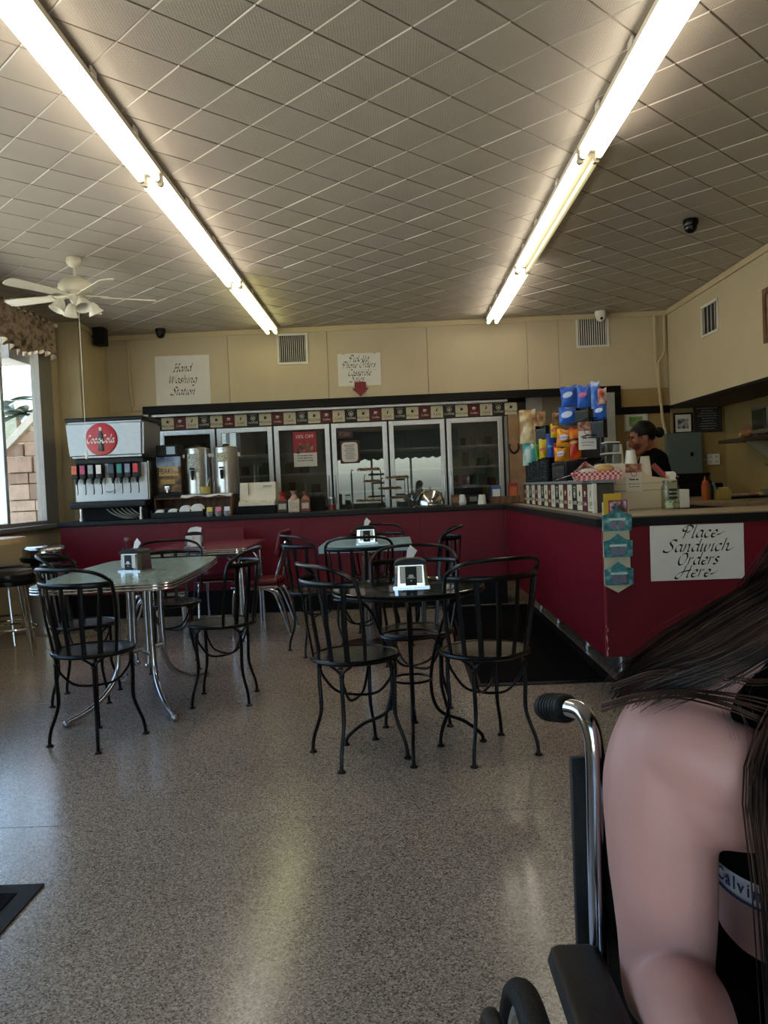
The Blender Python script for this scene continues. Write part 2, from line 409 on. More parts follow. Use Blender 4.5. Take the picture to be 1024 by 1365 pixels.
for i in range(-20, 60):
    for j in range(-40, 50):
        a, b = .18+(i+.5)*.305, .263+(j+.5)*.305
        x, yy = (a-b)*.70711, (a+b)*.70711
        d = min(x-XL, XR-x, yy-YF, YB-yy)
        if d > .217: inside.append((x, yy))
        elif d > -.21: rim.append((x, yy))
def shown(p):      # how large a tile is seen from where people sit
    x, yy = p
    if yy < 2.2 or abs(x) > yy*.5: return 0
    return yy/((x*x+yy*yy+4)**2)
inside.sort(key=shown, reverse=True)
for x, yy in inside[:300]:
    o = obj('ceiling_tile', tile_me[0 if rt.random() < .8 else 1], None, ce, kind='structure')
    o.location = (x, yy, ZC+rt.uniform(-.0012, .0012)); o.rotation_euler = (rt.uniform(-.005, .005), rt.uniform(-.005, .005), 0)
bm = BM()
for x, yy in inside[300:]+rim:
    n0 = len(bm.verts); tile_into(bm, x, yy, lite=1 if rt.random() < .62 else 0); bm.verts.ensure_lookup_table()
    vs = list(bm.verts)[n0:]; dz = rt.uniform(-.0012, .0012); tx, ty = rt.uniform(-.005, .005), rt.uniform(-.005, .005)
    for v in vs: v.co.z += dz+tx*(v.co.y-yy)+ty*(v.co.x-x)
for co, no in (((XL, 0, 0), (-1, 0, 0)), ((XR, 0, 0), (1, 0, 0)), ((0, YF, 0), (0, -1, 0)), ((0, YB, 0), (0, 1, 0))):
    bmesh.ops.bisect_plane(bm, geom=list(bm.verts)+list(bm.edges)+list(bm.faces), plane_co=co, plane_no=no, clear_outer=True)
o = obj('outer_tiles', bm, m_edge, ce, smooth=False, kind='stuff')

# back wall, panelled, with an opening for the coolers
wb = thing('wall_back', None, None, kind='structure')
xs = [-3.48, -3.20, -1.98, -.76, .46, 1.68, 2.06, 3.38]
for a, b in zip(xs, xs[1:]):
    bm = BM(); boxb(bm, a+.002, b-.002, YB, YB+.1, 2.285, ZC+.01, .003); struct('wall_panel', bm, m_wallx, wb)
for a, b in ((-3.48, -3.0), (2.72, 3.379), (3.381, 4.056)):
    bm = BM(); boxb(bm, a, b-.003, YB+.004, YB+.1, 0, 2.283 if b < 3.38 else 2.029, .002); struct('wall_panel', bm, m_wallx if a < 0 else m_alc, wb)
bm = BM(); boxb(bm, -3.48, 3.38, YB+.102, YB+.125, 2.365, ZC+.01); struct('wall_core', bm, m_wall, wb)
wl = thing('wall_left', None, None, kind='structure')
def wpart(par, x0, x1, y0, y1, z0, z1, m, name='wall_section'):
    bm = BM(); boxb(bm, x0, x1, y0, y1, z0, z1); return struct(name, bm, m, par)
wpart(wl, -3.85, XL, YF, 8.95, 0, .97, m_wally); wpart(wl, -3.85, XL, YF, 8.95, 3.0, 3.235, m_wally)
wpart(wl, -3.85, XL, 8.80, 8.95, .97, 3.0, m_wall); wpart(wl, -3.85, XL, YF, .3, .97, 3.0, m_wally)
wpart(wl, -3.85, -3.48, 8.951, 9.95, 0, 3.235, m_wall, 'pier')
bm = BM(); boxb(bm, -3.70, -3.62, 8.935, 8.951, 0, 3.2, .003); struct('pilaster_strip', bm, m_wall, wl)
wf = thing('wall_front', None, None, kind='structure')
wpart(wf, -3.85, -1.7, YF-.12, YF, 0, 3.235, m_wallx); wpart(wf, 1.5, 4.2, YF-.12, YF, 0, 3.235, m_wallx)
wpart(wf, -1.7, 1.5, YF-.12, YF, 2.45, 3.235, m_wallx); wpart(wf, -1.7, 1.5, YF-.12, YF, 0, .12, m_wallx)
wr = thing('wall_right', None, None, kind='structure')
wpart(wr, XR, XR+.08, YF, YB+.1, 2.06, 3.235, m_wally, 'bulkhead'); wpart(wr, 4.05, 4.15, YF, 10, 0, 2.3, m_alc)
wpart(wr, XR+.0, 4.15, YF, YB+.1, 2.03, 2.0595, mat('brown_soffit', '4a3f30', .7), 'soffit')
# trim
def trim(n, x0, x1, y0, y1, z0, z1, m, bev=.004):
    bm = BM(); boxb(bm, x0, x1, y0, y1, z0, z1, bev); return struct('trim_%d' % n, bm, m)
m_bt = mat('black_trim', '0f0c0b', .5, 0, .2, 6, spec=.2)
trim(1, -3.06, 2.79, YB-.028, YB-.001, 2.24, 2.335, m_bt); trim(2, 2.70, 2.79, YB-.029, YB-.002, 1.98, 2.239, m_bt)
trim(3, 2.791, 3.378, YB-.028, YB-.001, 1.98, 2.07, m_bt); trim(4, 3.362, 3.379, YF+.01, YB-.03, 2.03, 2.062, m_bt)
trim(5, -3.478, 3.378, YB-.020, YB-.001, 3.155, 3.217, m_wall); trim(6, 3.355, 3.379, YF+.01, YB-.022, 3.155, 3.217, m_wall)
trim(7, -3.479, -3.462, 8.97, YB-.022, 3.155, 3.217, m_wall); trim(8, -3.06, -2.99, YB-.03, YB-.003, 1.0, 2.238, mat('steel_jamb', '8d8b86', .4, .6))
# recess round the coolers
rc = thing('wall_recess', None, None, kind='structure')
wpart(rc, -3.2, 2.80, YB+.101, 10.9, 2.285, 2.36, mat('recess_top', '9a978f', .5)); wpart(rc, -3.2, 4.2, 10.8, 10.9, 0, 2.285, m_wall)
wpart(rc, -3.2, -3.0, YB+.101, 10.8, 0, 2.284, m_wall); wpart(rc, 2.72, 2.8, YB+.101, 10.8, 0, 2.284, m_wall)
wpart(rc, 1.43, 1.66, 9.95, 9.99, 0, 2.06, m_tan, 'wood_panel'); wpart(rc, 1.661, 1.86, 9.96, 10.0, 0, 2.284, mat('grey_board', '8f8c86', .6), 'grey_panel')
wpart(rc, 1.861, 2.72, 9.97, 10.01, 0, 2.284, mat('taupe_board', '6f6353', .6), 'taupe_panel')
bm = BM(); boxb(bm, 2.50, 2.66, 9.60, 9.815, 0, 2.235, .004); struct('grey_post', bm, mat('grey_post_paint', '96958f', .5), rc)
bm = BM(); boxb(bm, -2.99, 1.42, 9.86, 9.94, 2.206, 2.238, .004); struct('light_trough', bm, mat('pale_steel', 'c9c9c6', .35, .5), rc)

# windows on the left, and the shop window behind the viewer
m_glass = glass('window_glass', 'f2f6f5', 1.45)
m_jamb = mat('taupe_frame', '8d8880', .5, .3, .06, 6)
def window(n, y0, y1, mull, jw=.10):
    w = thing('window_%d' % n, None, None, kind='structure'); z0, z1 = .97, 3.0
    bm = BM()
    boxb(bm, -3.83, -3.735, y0, y0+.055, z0, z1, .004); boxb(bm, -3.83, -3.735, y1-jw, y1, z0, z1, .004)
    boxb(bm, -3.83, -3.735, y0+.055, y1-jw, z0, z0+.05, .004); boxb(bm, -3.83, -3.735, y0+.055, y1-jw, z1-.06, z1, .004)
    struct('window_frame', bm, m_jamb, w)
    ys = [y0+.055]+mull+[y1-jw]
    for q in mull:
        bm = BM(); boxb(bm, -3.82, -3.74, q-.03, q+.03, z0+.05, z1-.06, .004); struct('mullion', bm, m_alu, w)
    for a, b in zip(ys, ys[1:]):
        bm = BM(); boxb(bm, -3.79, -3.784, a+(.03 if a in mull else 0), b-(.03 if b in mull else 0), z0+.05, z1-.06); struct('pane', bm, m_glass, w)
    bm = BM(); boxb(bm, -3.735, -3.66, y0, y1, z0-.03, z0+.012, .005); struct('window_sill', bm, m_alu if n == 1 else m_white, w)
window(1, 5.65, 8.80, [7.66, 6.65], .31); window(2, 2.9, 5.63, [4.25]); window(3, .3, 2.88, [1.6])
w = thing('window_4', None, None, kind='structure')
bm = BM()
for x in (-1.67, -.62, .45, 1.47): boxb(bm, x-.03, x+.03, YF-.1, YF-.02, .12, 2.45, .004)
boxb(bm, -1.64, 1.44, YF-.1, YF-.02, .12, .2); boxb(bm, -1.64, 1.44, YF-.1, YF-.02, 2.38, 2.45)
struct('window_frame', bm, m_alu, w)
for a, b in ((-1.64, -.65), (-.59, .42), (.48, 1.44)):
    bm = BM(); boxb(bm, a, b, YF-.06, YF-.054, .2, 2.38); struct('pane', bm, m_glass, w)
# outside
bm = BM(); boxb(bm, -60, 40, -40, 60, -.20, -.13); g = struct('pavement', bm, ramp_mat('concrete', 'Noise', [(.3, 'a8a39a'), (.7, 'c4beb2')], .85, 0, 1.5))
bm = BM(); boxb(bm, -4.5, 4.6, YF-.5, 11.2, 3.36, 3.5); struct('roof', bm, mat('roof_grey', '77736c', .9))

# scalloped cloth over the front window (mirrored in the cooler doors)
def valance_scallop():
    bm = BM(); n = 120; x0, x1 = -1.95, 1.75
    top, bot = [], []
    for i in range(n+1):
        x = x0+(x1-x0)*i/n; zz = 2.02-.055*abs(math.sin(PI*(x-x0)/.23)); yy = YF+.05+.006*math.sin(x*40)
        top.append((x, yy, 2.75)); bot.append((x, yy, zz))
    for s in (0, .006):
        A = [bm.verts.new((x, y+s, z)) for x, y, z in top]; B = [bm.verts.new((x, y+s, z)) for x, y, z in bot]
        for i in range(n): bm.faces.new((A[i], A[i+1], B[i+1], B[i]))
    return bm
obj('valance', valance_scallop(), mat('slate_cloth', '454a50', .9, 0, .1, 40), label='slate scalloped valance over the front window, seen mirrored in the cooler doors', cat='curtain')

# stone buttress, palms and eave seen through the left window
sw = thing('stone_wall', 'low wall of pinkish cut stones with a sloped pale coping outside the left window', 'wall', (-4.2, 9.3, -.13))
m_st = [mat('stone_%d' % k, c, .85, 0, .14, 12, bump=.5, bscale=30) for k, c in enumerate(('a58a78', '93796a', 'b39a86', '8a7263'))]
rs = random.Random(11)
def coping_z(x): return 1.93+.13+(x+.25)*.95
bm = BM(); boxb(bm, -.30, .42, .02, .36, 0, 1.72); obj('mortar_core', bm, mat('mortar', '6f6257', .9), sw)
z = .0; row = 0
while z < 2.45:
    h = rs.choice((.13, .16, .19)); x = -.34 if row % 2 else -.34
    while x < .42:
        wd = rs.uniform(.16, .34); x2 = min(.45, x+wd)
        if .45-x2 < .08: x2 = .45
        top = min(z+h, coping_z((x+x2)/2)-.05)
        if top-z > .05:
            pr = rs.uniform(0, .03)
            bm = BM(); boxb(bm, x+.005, x2-.005, -.03-pr, .05, z+.005, top-.005, .008); obj('stone', bm, rs.choice(m_st), sw)
        x = x2
    z += h; row += 1
bm = BM(); prism(bm, [(-.45, coping_z(-.45)-.06), (.48, coping_z(.48)-.06), (.48, coping_z(.48)+.05), (-.45, coping_z(-.45)+.05)], -.45, .10, Matrix.Rotation(R(90), 4, 'X'))
obj('coping', bm, mat('pale_coping', 'c9c2b6', .8), sw)
bm = BM(); boxb(bm, -4.3, -3.93, 8.25, 8.75, 2.72, 3.1, .01); obj('awning_box', bm, mat('grey_housing', '9b9c9d', .6), label='grey awning housing outside the window under the eave', cat='awning')
m_frond = mat('palm_green', '74827c', .7, 0, .25, 6); m_trunk = mat('palm_trunk', '6a5a4a', .9, 0, .2, 20)
for k, (px, py, hh, lab) in enumerate(((-12.5, 25, 4.1, 'nearer palm tree outside the left window with drooping fronds'), (-9.5, 20.5, 3.6, 'shorter palm tree beside the stone wall outside the window'), (-16.5, 34, 5.6, 'distant tall palm tree behind the others outside the window'))):
    t = thing('palm_tree', lab, 'palm tree', (px, py, -.13), group='palms outside the left window')
    bm = BM(); tube(bm, cat([(0, 0, 0), (.08, 0, hh*.5), (0, 0, hh)], 6), [.24-.006*i for i in range(13)], 10); obj('trunk', bm, m_trunk, t)
    for q in range(22):
        a = 2*PI*q/22+rs.uniform(-.2, .2); L = rs.uniform(1.4, 2.0); up = rs.uniform(-.2, .9)
        bm = BM(); prev = None
        for s in range(9):
            u = s/8; rr = L*u; zz = hh+up*rr*.6-.42*u*u*L*(1.4-.5*up); ww = .22*math.sin(PI*min(1, u*.9+.1))+.02
            c = Vector((rr*math.cos(a), rr*math.sin(a), zz)); n = Vector((-math.sin(a), math.cos(a), 0))
            cur = [bm.verts.new(c-n*ww+Vector((0, 0, -.09*u))), bm.verts.new(c+Vector((0, 0, .03))), bm.verts.new(c+n*ww+Vector((0, 0, -.09*u)))]
            if prev:
                bm.faces.new((prev[0], prev[1], cur[1], cur[0])); bm.faces.new((prev[1], prev[2], cur[2], cur[1]))
            prev = cur
        obj('frond', bm, m_frond, t)
bl = thing('far_building', 'low grey building across the street beyond the stone wall', 'building', (-22, 38, -.13))
bm = BM(); boxb(bm, -7, 5, 0, 5, 0, 2.9); obj('building_wall', bm, mat('grey_stucco', '9fa6ad', .8), bl)
bm = BM(); boxb(bm, -7.3, 5.3, -.4, 5.3, 2.9, 3.1); obj('flat_roof', bm, mat('dark_roof', '596068', .8), bl)
for x in (-5, -2, 1, 3.6):
    bm = BM(); boxb(bm, x-.6, x+.6, -.03, .02, .9, 2.1); obj('window', bm, mat('far_glass', '30383f', .2), bl)

# ================================================================ ceiling fittings
m_tube = mat('lit_tube', 'ffffff', .3, 0, 0, 5, emit=('fff4e0', TUBE)); m_tubeg = mat('lit_tube_greenish', 'ffffff', .3, 0, 0, 5, emit=('f6f2b0', TUBE*.62))
m_tubeo = mat('dim_tube', 'd8cfa8', .3, 0, .02, 5, emit=('f3e6b0', .55))
m_house = mat('fixture_enamel', 'd6cfbf', .35, 0, .04, 4)
def fixture(x, y0, y1, lab, tm):
    t = thing('fluorescent_light', lab, 'ceiling light', (x, (y0+y1)/2, ZC), group='twin tube strip lights'); L = (y1-y0)/2
    bm = BM(); prism(bm, [(-.055, -.001), (-.072, -.03), (-.072, -.058), (-.02, -.066), (.02, -.066), (.072, -.058), (.072, -.03), (.055, -.001)], -L, L, Matrix.Rotation(R(90), 4, 'X')); obj('housing', bm, m_house, t, smooth=False)
    for k, sx in enumerate((-.047, .047)):
        bm = BM(); cyl(bm, (sx, -L+.03, -.098), (sx, L-.03, -.098), .0195, 14); obj('tube', bm, tm[k], t)
        bm = BM()
        for e in (-1, 1):
            cyl(bm, (sx, e*(L-.031), -.098), (sx, e*(L-.018), -.098), .0205, 14)
        obj('tube_cap', bm, m_steel, t)
        for e in (-1, 1):
            bm = BM(); box(bm, (sx, e*(L-.008), -.088), (.036, .018, .058), .005); obj('lamp_holder', bm, m_cream, t)
    for q in (-.55, .1, .6):
        bm = BM(); box(bm, (-.074 if x > 0 else .074, q*L, -.02), (.012, .07, .036), .003); obj('hanger_bracket', bm, m_house, t)
fixture(-1.395, 2.42, 4.84, 'nearest twin tube light in the left strip on the ceiling', (m_tube, m_tube))
fixture(-1.395, 4.88, 7.35, 'middle twin tube light of the left ceiling strip, beside the fan', (m_tube, m_tube))
fixture(-1.395, 7.39, 9.60, 'yellowish twin tube light at the far end of the left ceiling strip', (m_tubeg, m_tubeg))
fixture(1.235, 2.42, 4.81, 'nearest twin tube light in the right strip on the ceiling', (m_tube, m_tube))
fixture(1.235, 4.85, 7.31, 'middle light of the right ceiling strip with one tube out', (m_tube, m_tubeo))
fixture(1.235, 7.35, 9.58, 'far end twin tube light of the right ceiling strip', (m_tube, m_tube))

fan = thing('ceiling_fan', 'cream ceiling fan with five blades, frosted tulip shades and a long pull cord', 'ceiling fan', (-2.57, 6.62, ZC), R(10))
m_fan = mat('fan_cream', 'd9d2bd', .35, 0, .04, 6)
bm = BM(); lathe(bm, [(0, -.002), (.062, -.002), (.066, -.03), (.058, -.055), (.03, -.075), (.016, -.08), (0, -.08)], 28); obj('canopy', bm, m_fan, fan)
bm = BM(); cyl(bm, (0, 0, -.07), (0, 0, -.17), .013); obj('downrod', bm, m_fan, fan)
bm = BM(); lathe(bm, [(0, -.15), (.03, -.155), (.10, -.185), (.135, -.22), (.14, -.25), (.125, -.285), (.08, -.30), (.05, -.31), (0, -.31)], 32); obj('motor_housing', bm, m_fan, fan)
for k in range(5):
    a = 2*PI*k/5+R(15); M = Matrix.Rotation(a, 4, 'Z') @ Matrix.Translation((0, 0, -.315)) @ Matrix.Rotation(R(11), 4, 'X')
    bm = BM(); vs = prism(bm, [(.20, -.045), (.60, -.066), (.635, -.05), (.645, 0), (.635, .05), (.60, .066), (.20, .045)], -.004, .004); xf(bm, vs, M)
    b = obj('blade', bm, m_fan, fan)
    bm = BM(); vs = prism(bm, [(.07, -.018), (.16, -.02), (.22, -.05), (.25, -.03), (.25, .03), (.22, .05), (.16, .02), (.07, .018)], .004, .012); xf(bm, vs, M); obj('blade_iron', bm, m_fan, b)
bm = BM(); lathe(bm, [(0, -.305), (.045, -.31), (.05, -.35), (.035, -.375), (.012, -.385), (0, -.39)], 20); obj('light_kit', bm, m_fan, fan)
m_frost = mat('frosted_glass', 'e4e0d2', .25, 0, .03, 20)
for k in range(4):
    a = PI/2*k+R(30); d = Vector((math.cos(a), math.sin(a), 0))
    bm = BM(); tube(bm, cat([d*.03+Vector((0, 0, -.345)), d*.08+Vector((0, 0, -.335)), d*.115+Vector((0, 0, -.36))], 4), .008, 8); arm = obj('lamp_arm', bm, m_fan, fan)
    bm = BM(); vs = lathe(bm, [(.018, 0), (.03, -.012), (.045, -.04), (.05, -.07), (.066, -.10), (.063, -.10), (.047, -.07), (.042, -.04), (.026, -.012), (.014, -.002)], 18)
    xf(bm, vs, Matrix.Translation(d*.115+Vector((0, 0, -.355))) @ Matrix.Rotation(R(28), 4, Vector((-d.y, d.x, 0)).normalized()*-1)); obj('tulip_shade', bm, m_frost, arm)
bm = BM(); cyl(bm, (.02, -.02, -.38), (.02, -.02, -1.6), .0022, 6); cord = obj('pull_cord', bm, m_white, fan)
bm = BM(); lathe(bm, [(0, -1.59), (.008, -1.6), (.012, -1.63), (.010, -1.66), (0, -1.665)], 10, (.02, -.02, 0)); obj('pull_knob', bm, m_white, cord)

def dome(x, y, lab, m1, m2, s=1.0):
    t = thing('security_camera', lab, 'camera', (x, y, ZC))
    bm = BM(); lathe(bm, [(0, -.001), (.058*s, -.001), (.06*s, -.03*s), (.052*s, -.05*s), (0, -.05*s)], 24); obj('mount_ring', bm, m1, t)
    bm = BM(); lathe(bm, [(.048*s, -.045*s), (.05*s, -.06*s), (.042*s, -.085*s), (.024*s, -.102*s), (0, -.108*s)], 24); obj('dome', bm, m2, t)
    bm = BM(); ball(bm, (0, -.036*s, -.078*s), .016*s); obj('lens', bm, mat('lens_black', '050506', .08), t)
dome(-2.72, 9.55, 'black dome camera on the ceiling above the hand washing sign', m_black, m_black, 1.05)
dome(2.41, 6.39, 'black dome camera on the ceiling right of the right light strip', m_black, m_black)
dome(2.55, 9.70, 'small white camera on the ceiling in front of the right vent', m_white, m_white, 1.15)
sp = thing('loudspeaker', 'small black loudspeaker high on the left wall by the corner', 'speaker', (-3.47, 9.38, 3.02))
bm = BM(); box(bm, (.09, 0, .11), (.13, .16, .22), .012); obj('cabinet', bm, m_blackmat, sp)
bm = BM(); box(bm, (.09, -.083, .11), (.11, .006, .20), .003); obj('grille', bm, mat('grille_cloth', '18181a', .9, bump=.4, bscale=500), sp)
bm = BM(); cyl(bm, (-.005, 0, .11), (.03, 0, .11), .018); obj('wall_bracket', bm, m_black, sp)
# valance curtain on the left window
m_val = ramp_mat('floral_cloth', 'Noise', [(.30, '4b3a30'), (.45, '8f7c66'), (.58, 'b7a48b'), (.72, '6d4f49')], .95, 0, 14, .3, Detail=6.0)
va = thing('window_valance', 'brown floral gathered valance hanging along the top of the left window', 'curtain', (-3.62, 6.9, 0))
bm = BM(); n = 260; L = []
for i in range(n+1):
    y = -1.8+3.56*i/n; xo = .035*math.sin(y*46)+.014*math.sin(y*97+1)
    zb = 2.78+.055*math.sin(y*5.2)+.02*math.sin(y*46+.6)-.05*(i/n)
    L.append([bm.verts.new((xo*(.5+.5*q)+.0, y, 3.15-(3.15-zb)*q)) for q in (0, .12, .3, .55, .8, 1)])
for A, B in zip(L, L[1:]):
    for k in range(5): bm.faces.new((A[k], B[k], B[k+1], A[k+1]))
o = obj('gathered_cloth', bm, m_val, va); md = o.modifiers.new('t', 'SOLIDIFY'); md.thickness = .006
bm = BM(); cyl(bm, (0, -1.85, 3.13), (0, 1.80, 3.13), .012); obj('curtain_rod', bm, m_white, va)
bm = BM(); ball(bm, (0, 1.81, 3.13), .022); obj('finial', bm, m_white, va)
# conduits
def pipe(name, pts, r, lab, catg='pipe'):
    bm = BM(); tube(bm, pts, r, 8); tag(obj(name, bm, m_wall), lab, catg)
pipe('conduit', [(-3.20, YB-.022, 3.15), (-3.20, YB-.022, 2.55), (-3.18, YB-.022, 2.34)], .018, 'yellow painted conduit running down the wall left of the hand washing sign')
pipe('conduit', [(3.22, YB-.035, 3.15), (3.22, YB-.035, 2.6), (3.27, YB-.035, 2.08), (3.28, YB-.035, 1.9), (3.32, YB-.03, 1.72)], .018, 'left painted conduit in the right back corner running down to the grey panel')
pipe('conduit', [(3.335, YB-.03, 3.15), (3.335, YB-.03, 2.72), (3.24, YB-.06, 2.58), (3.25, YB-.06, 2.1)], .014, 'thinner painted conduit bending across in the right back corner')
# vents
def vent(x, z, w, h, lab, y=YB, M=None, n=13):
    t = thing('air_vent', lab, 'vent', (x, y, z))
    if M: t.rotation_euler = (0, 0, M)
    bm = BM(); b = .028
    for a in ((-w/2, w/2, -h/2, -h/2+b), (-w/2, w/2, h/2-b, h/2), (-w/2, -w/2+b, -h/2+b, h/2-b), (w/2-b, w/2, -h/2+b, h/2-b)): boxb(bm, a[0], a[1], -.014, -.001, a[2], a[3], .003)
    obj('vent_frame', bm, m_white, t)
    bm = BM(); boxb(bm, -w/2+b, w/2-b, -.003, -.001, -h/2+b, h/2-b); obj('duct_back', bm, mat('duct_dark', '24211f', .8), t)
    for k in range(n):
        xx = -w/2+b+(w-2*b)*(k+.5)/n
        bm = BM(); box(bm, (xx, -.008, 0), (.004, .012, h-2*b), 0, Matrix.Rotation(R(25), 4, 'Z')); obj('louvre', bm, m_white, t)
    return t
vent(-1.185, 2.96, .38, .38, 'square louvred wall vent under the end of the left light strip')
vent(2.475, 3.0, .40, .38, 'square louvred wall vent on the back wall under the white camera')
vent(XR, 2.845, .44, .34, 'white slotted vent high on the right hand wall', 8.5, R(-90), 4)
fr = thing('picture_frame', 'brown framed picture at the right edge, high on the right wall', 'picture', (XR-.002, 6.85, 2.6), R(-90))
bm = BM()
for a in ((-.4, .4, -.24, -.19), (-.4, .4, .19, .24), (-.4, -.35, -.19, .19), (.35, .4, -.19, .19)): boxb(bm, a[0], a[1], -.03, -.002, a[2], a[3], .004)
obj('frame_rim', bm, m_wood, fr)
bm = BM(); boxb(bm, -.35, .35, -.012, -.004, -.19, .19); obj('print', bm, ramp_mat('old_print', 'Noise', [(.3, '6d5a44'), (.7, 'a3906f')], .5, 0, 7), fr)

# ================================================================ counters
ct = thing('service_counter', 'long maroon back counter with black worktop and black base', 'counter', (0, 8.06, 0))
bm = BM(); boxb(bm, -3.44, 1.86, -.03, .66, .955, 1.0, .006); obj('worktop', bm, m_top, ct)
for a, b in ((-3.42, -2.2), (-2.2, -.98), (-.98, .24), (.24, 1.098)):
    bm = BM(); boxb(bm, a+.0008, b-.0008, 0, .025, .25, .954, .002); obj('front_panel', bm, m_red, ct)
bm = BM(); boxb(bm, -3.42, 1.09, .026, .6, .02, .954); obj('carcass', bm, m_blackmat, ct)
bm = BM(); boxb(bm, -3.42, 1.09, -.012, .025, 0, .249, .003); obj('base_board', bm, m_blackmat, ct)
co = thing('order_counter', 'maroon side counter on steel legs carrying the sandwich order sign', 'counter', (1.10, 4.33, 0))
bm = BM(); prism(bm, [(-.03, -.03), (1.34, -.03), (1.34, .80), (.74, .80), (.74, 3.695), (-.03, 3.695)], .955, 1.0); obj('worktop', bm, m_top, co, smooth=False)
bm = BM(); prism(bm, [(.06, .05), (1.27, .05), (1.27, .72), (.68, .72), (.68, 3.6), (.06, 3.6)], 1.0005, 1.004); obj('laminate_inlay', bm, mat('tan_laminate', '9b8a72', .35, 0, .1, 8), co, smooth=False)
for a, b in ((0, 1.22), (1.22, 2.44), (2.44, 3.72)):
    bm = BM(); boxb(bm, 0, .025, a+.001, b-.001, .25, .954, .002); obj('side_panel', bm, m_red, co)
bm = BM(); boxb(bm, .002, 1.22, -.022, -.001, .25, .954, .002); obj('front_panel', bm, m_red, co)
bm = BM(); boxb(bm, 1.221, 1.31, -.03, .02, .06, .954, .003); obj('end_post', bm, mat('dark_end_post', '241c18', .5), co)
bm = BM(); boxb(bm, -.002, .012, -.027, -.0222, .25, .954, .001); obj('corner_bead', bm, mat('red_bead', '8f2434', .3), co)
bm = BM(); prism(bm, [(.026, .001), (1.22, .001), (1.22, .72), (.68, .72), (.68, 3.6), (.026, 3.6)], .27, .95); obj('carcass', bm, m_blackmat, co, smooth=False)
for q, (x, y) in enumerate(((.27, .67), (.26, 1.50), (.25, 2.5), (.25, 3.3), (.60, .67), (1.1, .55))):
    bm = BM(); lathe(bm, [(0, 0), (.022, 0), (.018, .03), (.019, .035), (.026, .04), (.026, .272), (0, .272)], 14, (x, y, 0)); obj('leg', bm, m_steel, co)
m_chip = mat('chipped_paint', 'c9bdb4', .6)
bm = BM()
for dz, w in ((.42, .003), (.36, .006), (.345, .004), (.30, .005), (.285, .004), (.27, .006), (.40, .003)): box(bm, (rs.uniform(.004, .014), -.0275, dz), (w, .0008, rs.uniform(.008, .02)))
obj('paint_chips', bm, m_chip, co, smooth=False)

# ================================================================ reach-in cooler
m_cg = glass('cooler_glass', 'e4e8e6', 1.52, 0, 4.3)
cl = thing('reach_in_cooler', 'six door glass front cooler filling the back wall behind the counter', 'cooler', (0, 9.95, 0))
m_in = mat('cooler_liner', 'a5a6a4', .5, 0, .05, 4); m_dk = mat('cooler_dark', '1b1b1c', .6)
bm = BM(); boxb(bm, -2.96, 1.42, .74, .78, .05, 2.2); boxb(bm, -2.96, 1.42, .03, .74, 2.06, 2.2); boxb(bm, -2.96, 1.42, .03, .74, .05, .28)
boxb(bm, -2.96, -2.93, .03, .74, .28, 2.06); boxb(bm, 1.385, 1.42, .03, .74, .28, 2.06); obj('cabinet', bm, m_in, cl, smooth=False)
bm = BM(); boxb(bm, -2.99, 1.42, 0, .03, 2.042, 2.2); boxb(bm, -2.96, 1.42, 0, .03, .05, .25); obj('fascia', bm, m_dk, cl, smooth=False)
DX = .7135
for k in range(7):
    x = -2.913+DX*k; bm = BM(); boxb(bm, x-.011, x+.007, -.002, .10, .25, 2.042, .002); obj('door_post', bm, m_dk, cl)
for z in (.55, .85, 1.18, 1.43, 1.69):
    bm = BM(); boxb(bm, -2.92, 1.38, .09, .105, z-.01, z+.012); boxb(bm, -2.92, 1.38, .70, .71, z-.008, z+.008)
    x = -2.9
    while x < 1.37: boxb(bm, x-.002, x+.002, .105, .70, z-.003, z+.003); x += .06
    obj('wire_shelf', bm, mat('shelf_wire', 'c6c5bf', .4), cl, smooth=False)
for k in range(6):
    a, b = -2.913+DX*k+.010, -2.913+DX*(k+1)-.014; z0, z1, q = .26, 2.035, .058
    bm = BM()
    boxb(bm, a, a+q, -.035, 0, z0, z1, .004); boxb(bm, b-q, b, -.035, 0, z0, z1, .004); boxb(bm, a+q, b-q, -.035, 0, z0, z0+q, .004); boxb(bm, a+q, b-q, -.035, 0, z1-q, z1, .004)
    d = obj('door', bm, m_alu, cl)
    bm = BM(); boxb(bm, a+q, b-q, -.020, -.014, z0+q, z1-q); p = obj('glass_pane', bm, m_cg, d)
    bm = BM(); hx = b-q*.5 if k % 2 == 0 else a+q*.5
    tube(bm, cat([(hx, -.035, 1.05), (hx, -.075, 1.09), (hx, -.075, 1.35), (hx, -.035, 1.39)], 4), .009, 8); obj('handle', bm, m_alu, d)
mc = [mat('carton_%d' % i, c, .6) for i, c in enumerate(('2b2520', '4a4a3e', '5a2a20', '39424a', '3c4a2c', '6a6256'))]
slots = [(dr, z, q, row) for dr in (0, 1, 2, 5, 5) for z in (.863, 1.193, 1.443, 1.703) for q in range(5) for row in (0, 1)]
slots = sorted(set(slots)); rs.shuffle(slots)
for k, (dr, z, q, row) in enumerate(slots[:52]):
    w, h, dd = rs.uniform(.05, .10), rs.uniform(.10, .18), rs.uniform(.1, .2)
    bm = BM(); boxb(bm, -w/2, w/2, 0, dd, 0, h, .004)
    o = obj('food_carton', bm, mc[k % 6], None, (-2.913+DX*dr+.14+q*.108, 10.08+.27*row, z), label='dim food carton on a wire shelf behind the cooler glass', cat='carton', group='cartons on the cooler shelves')

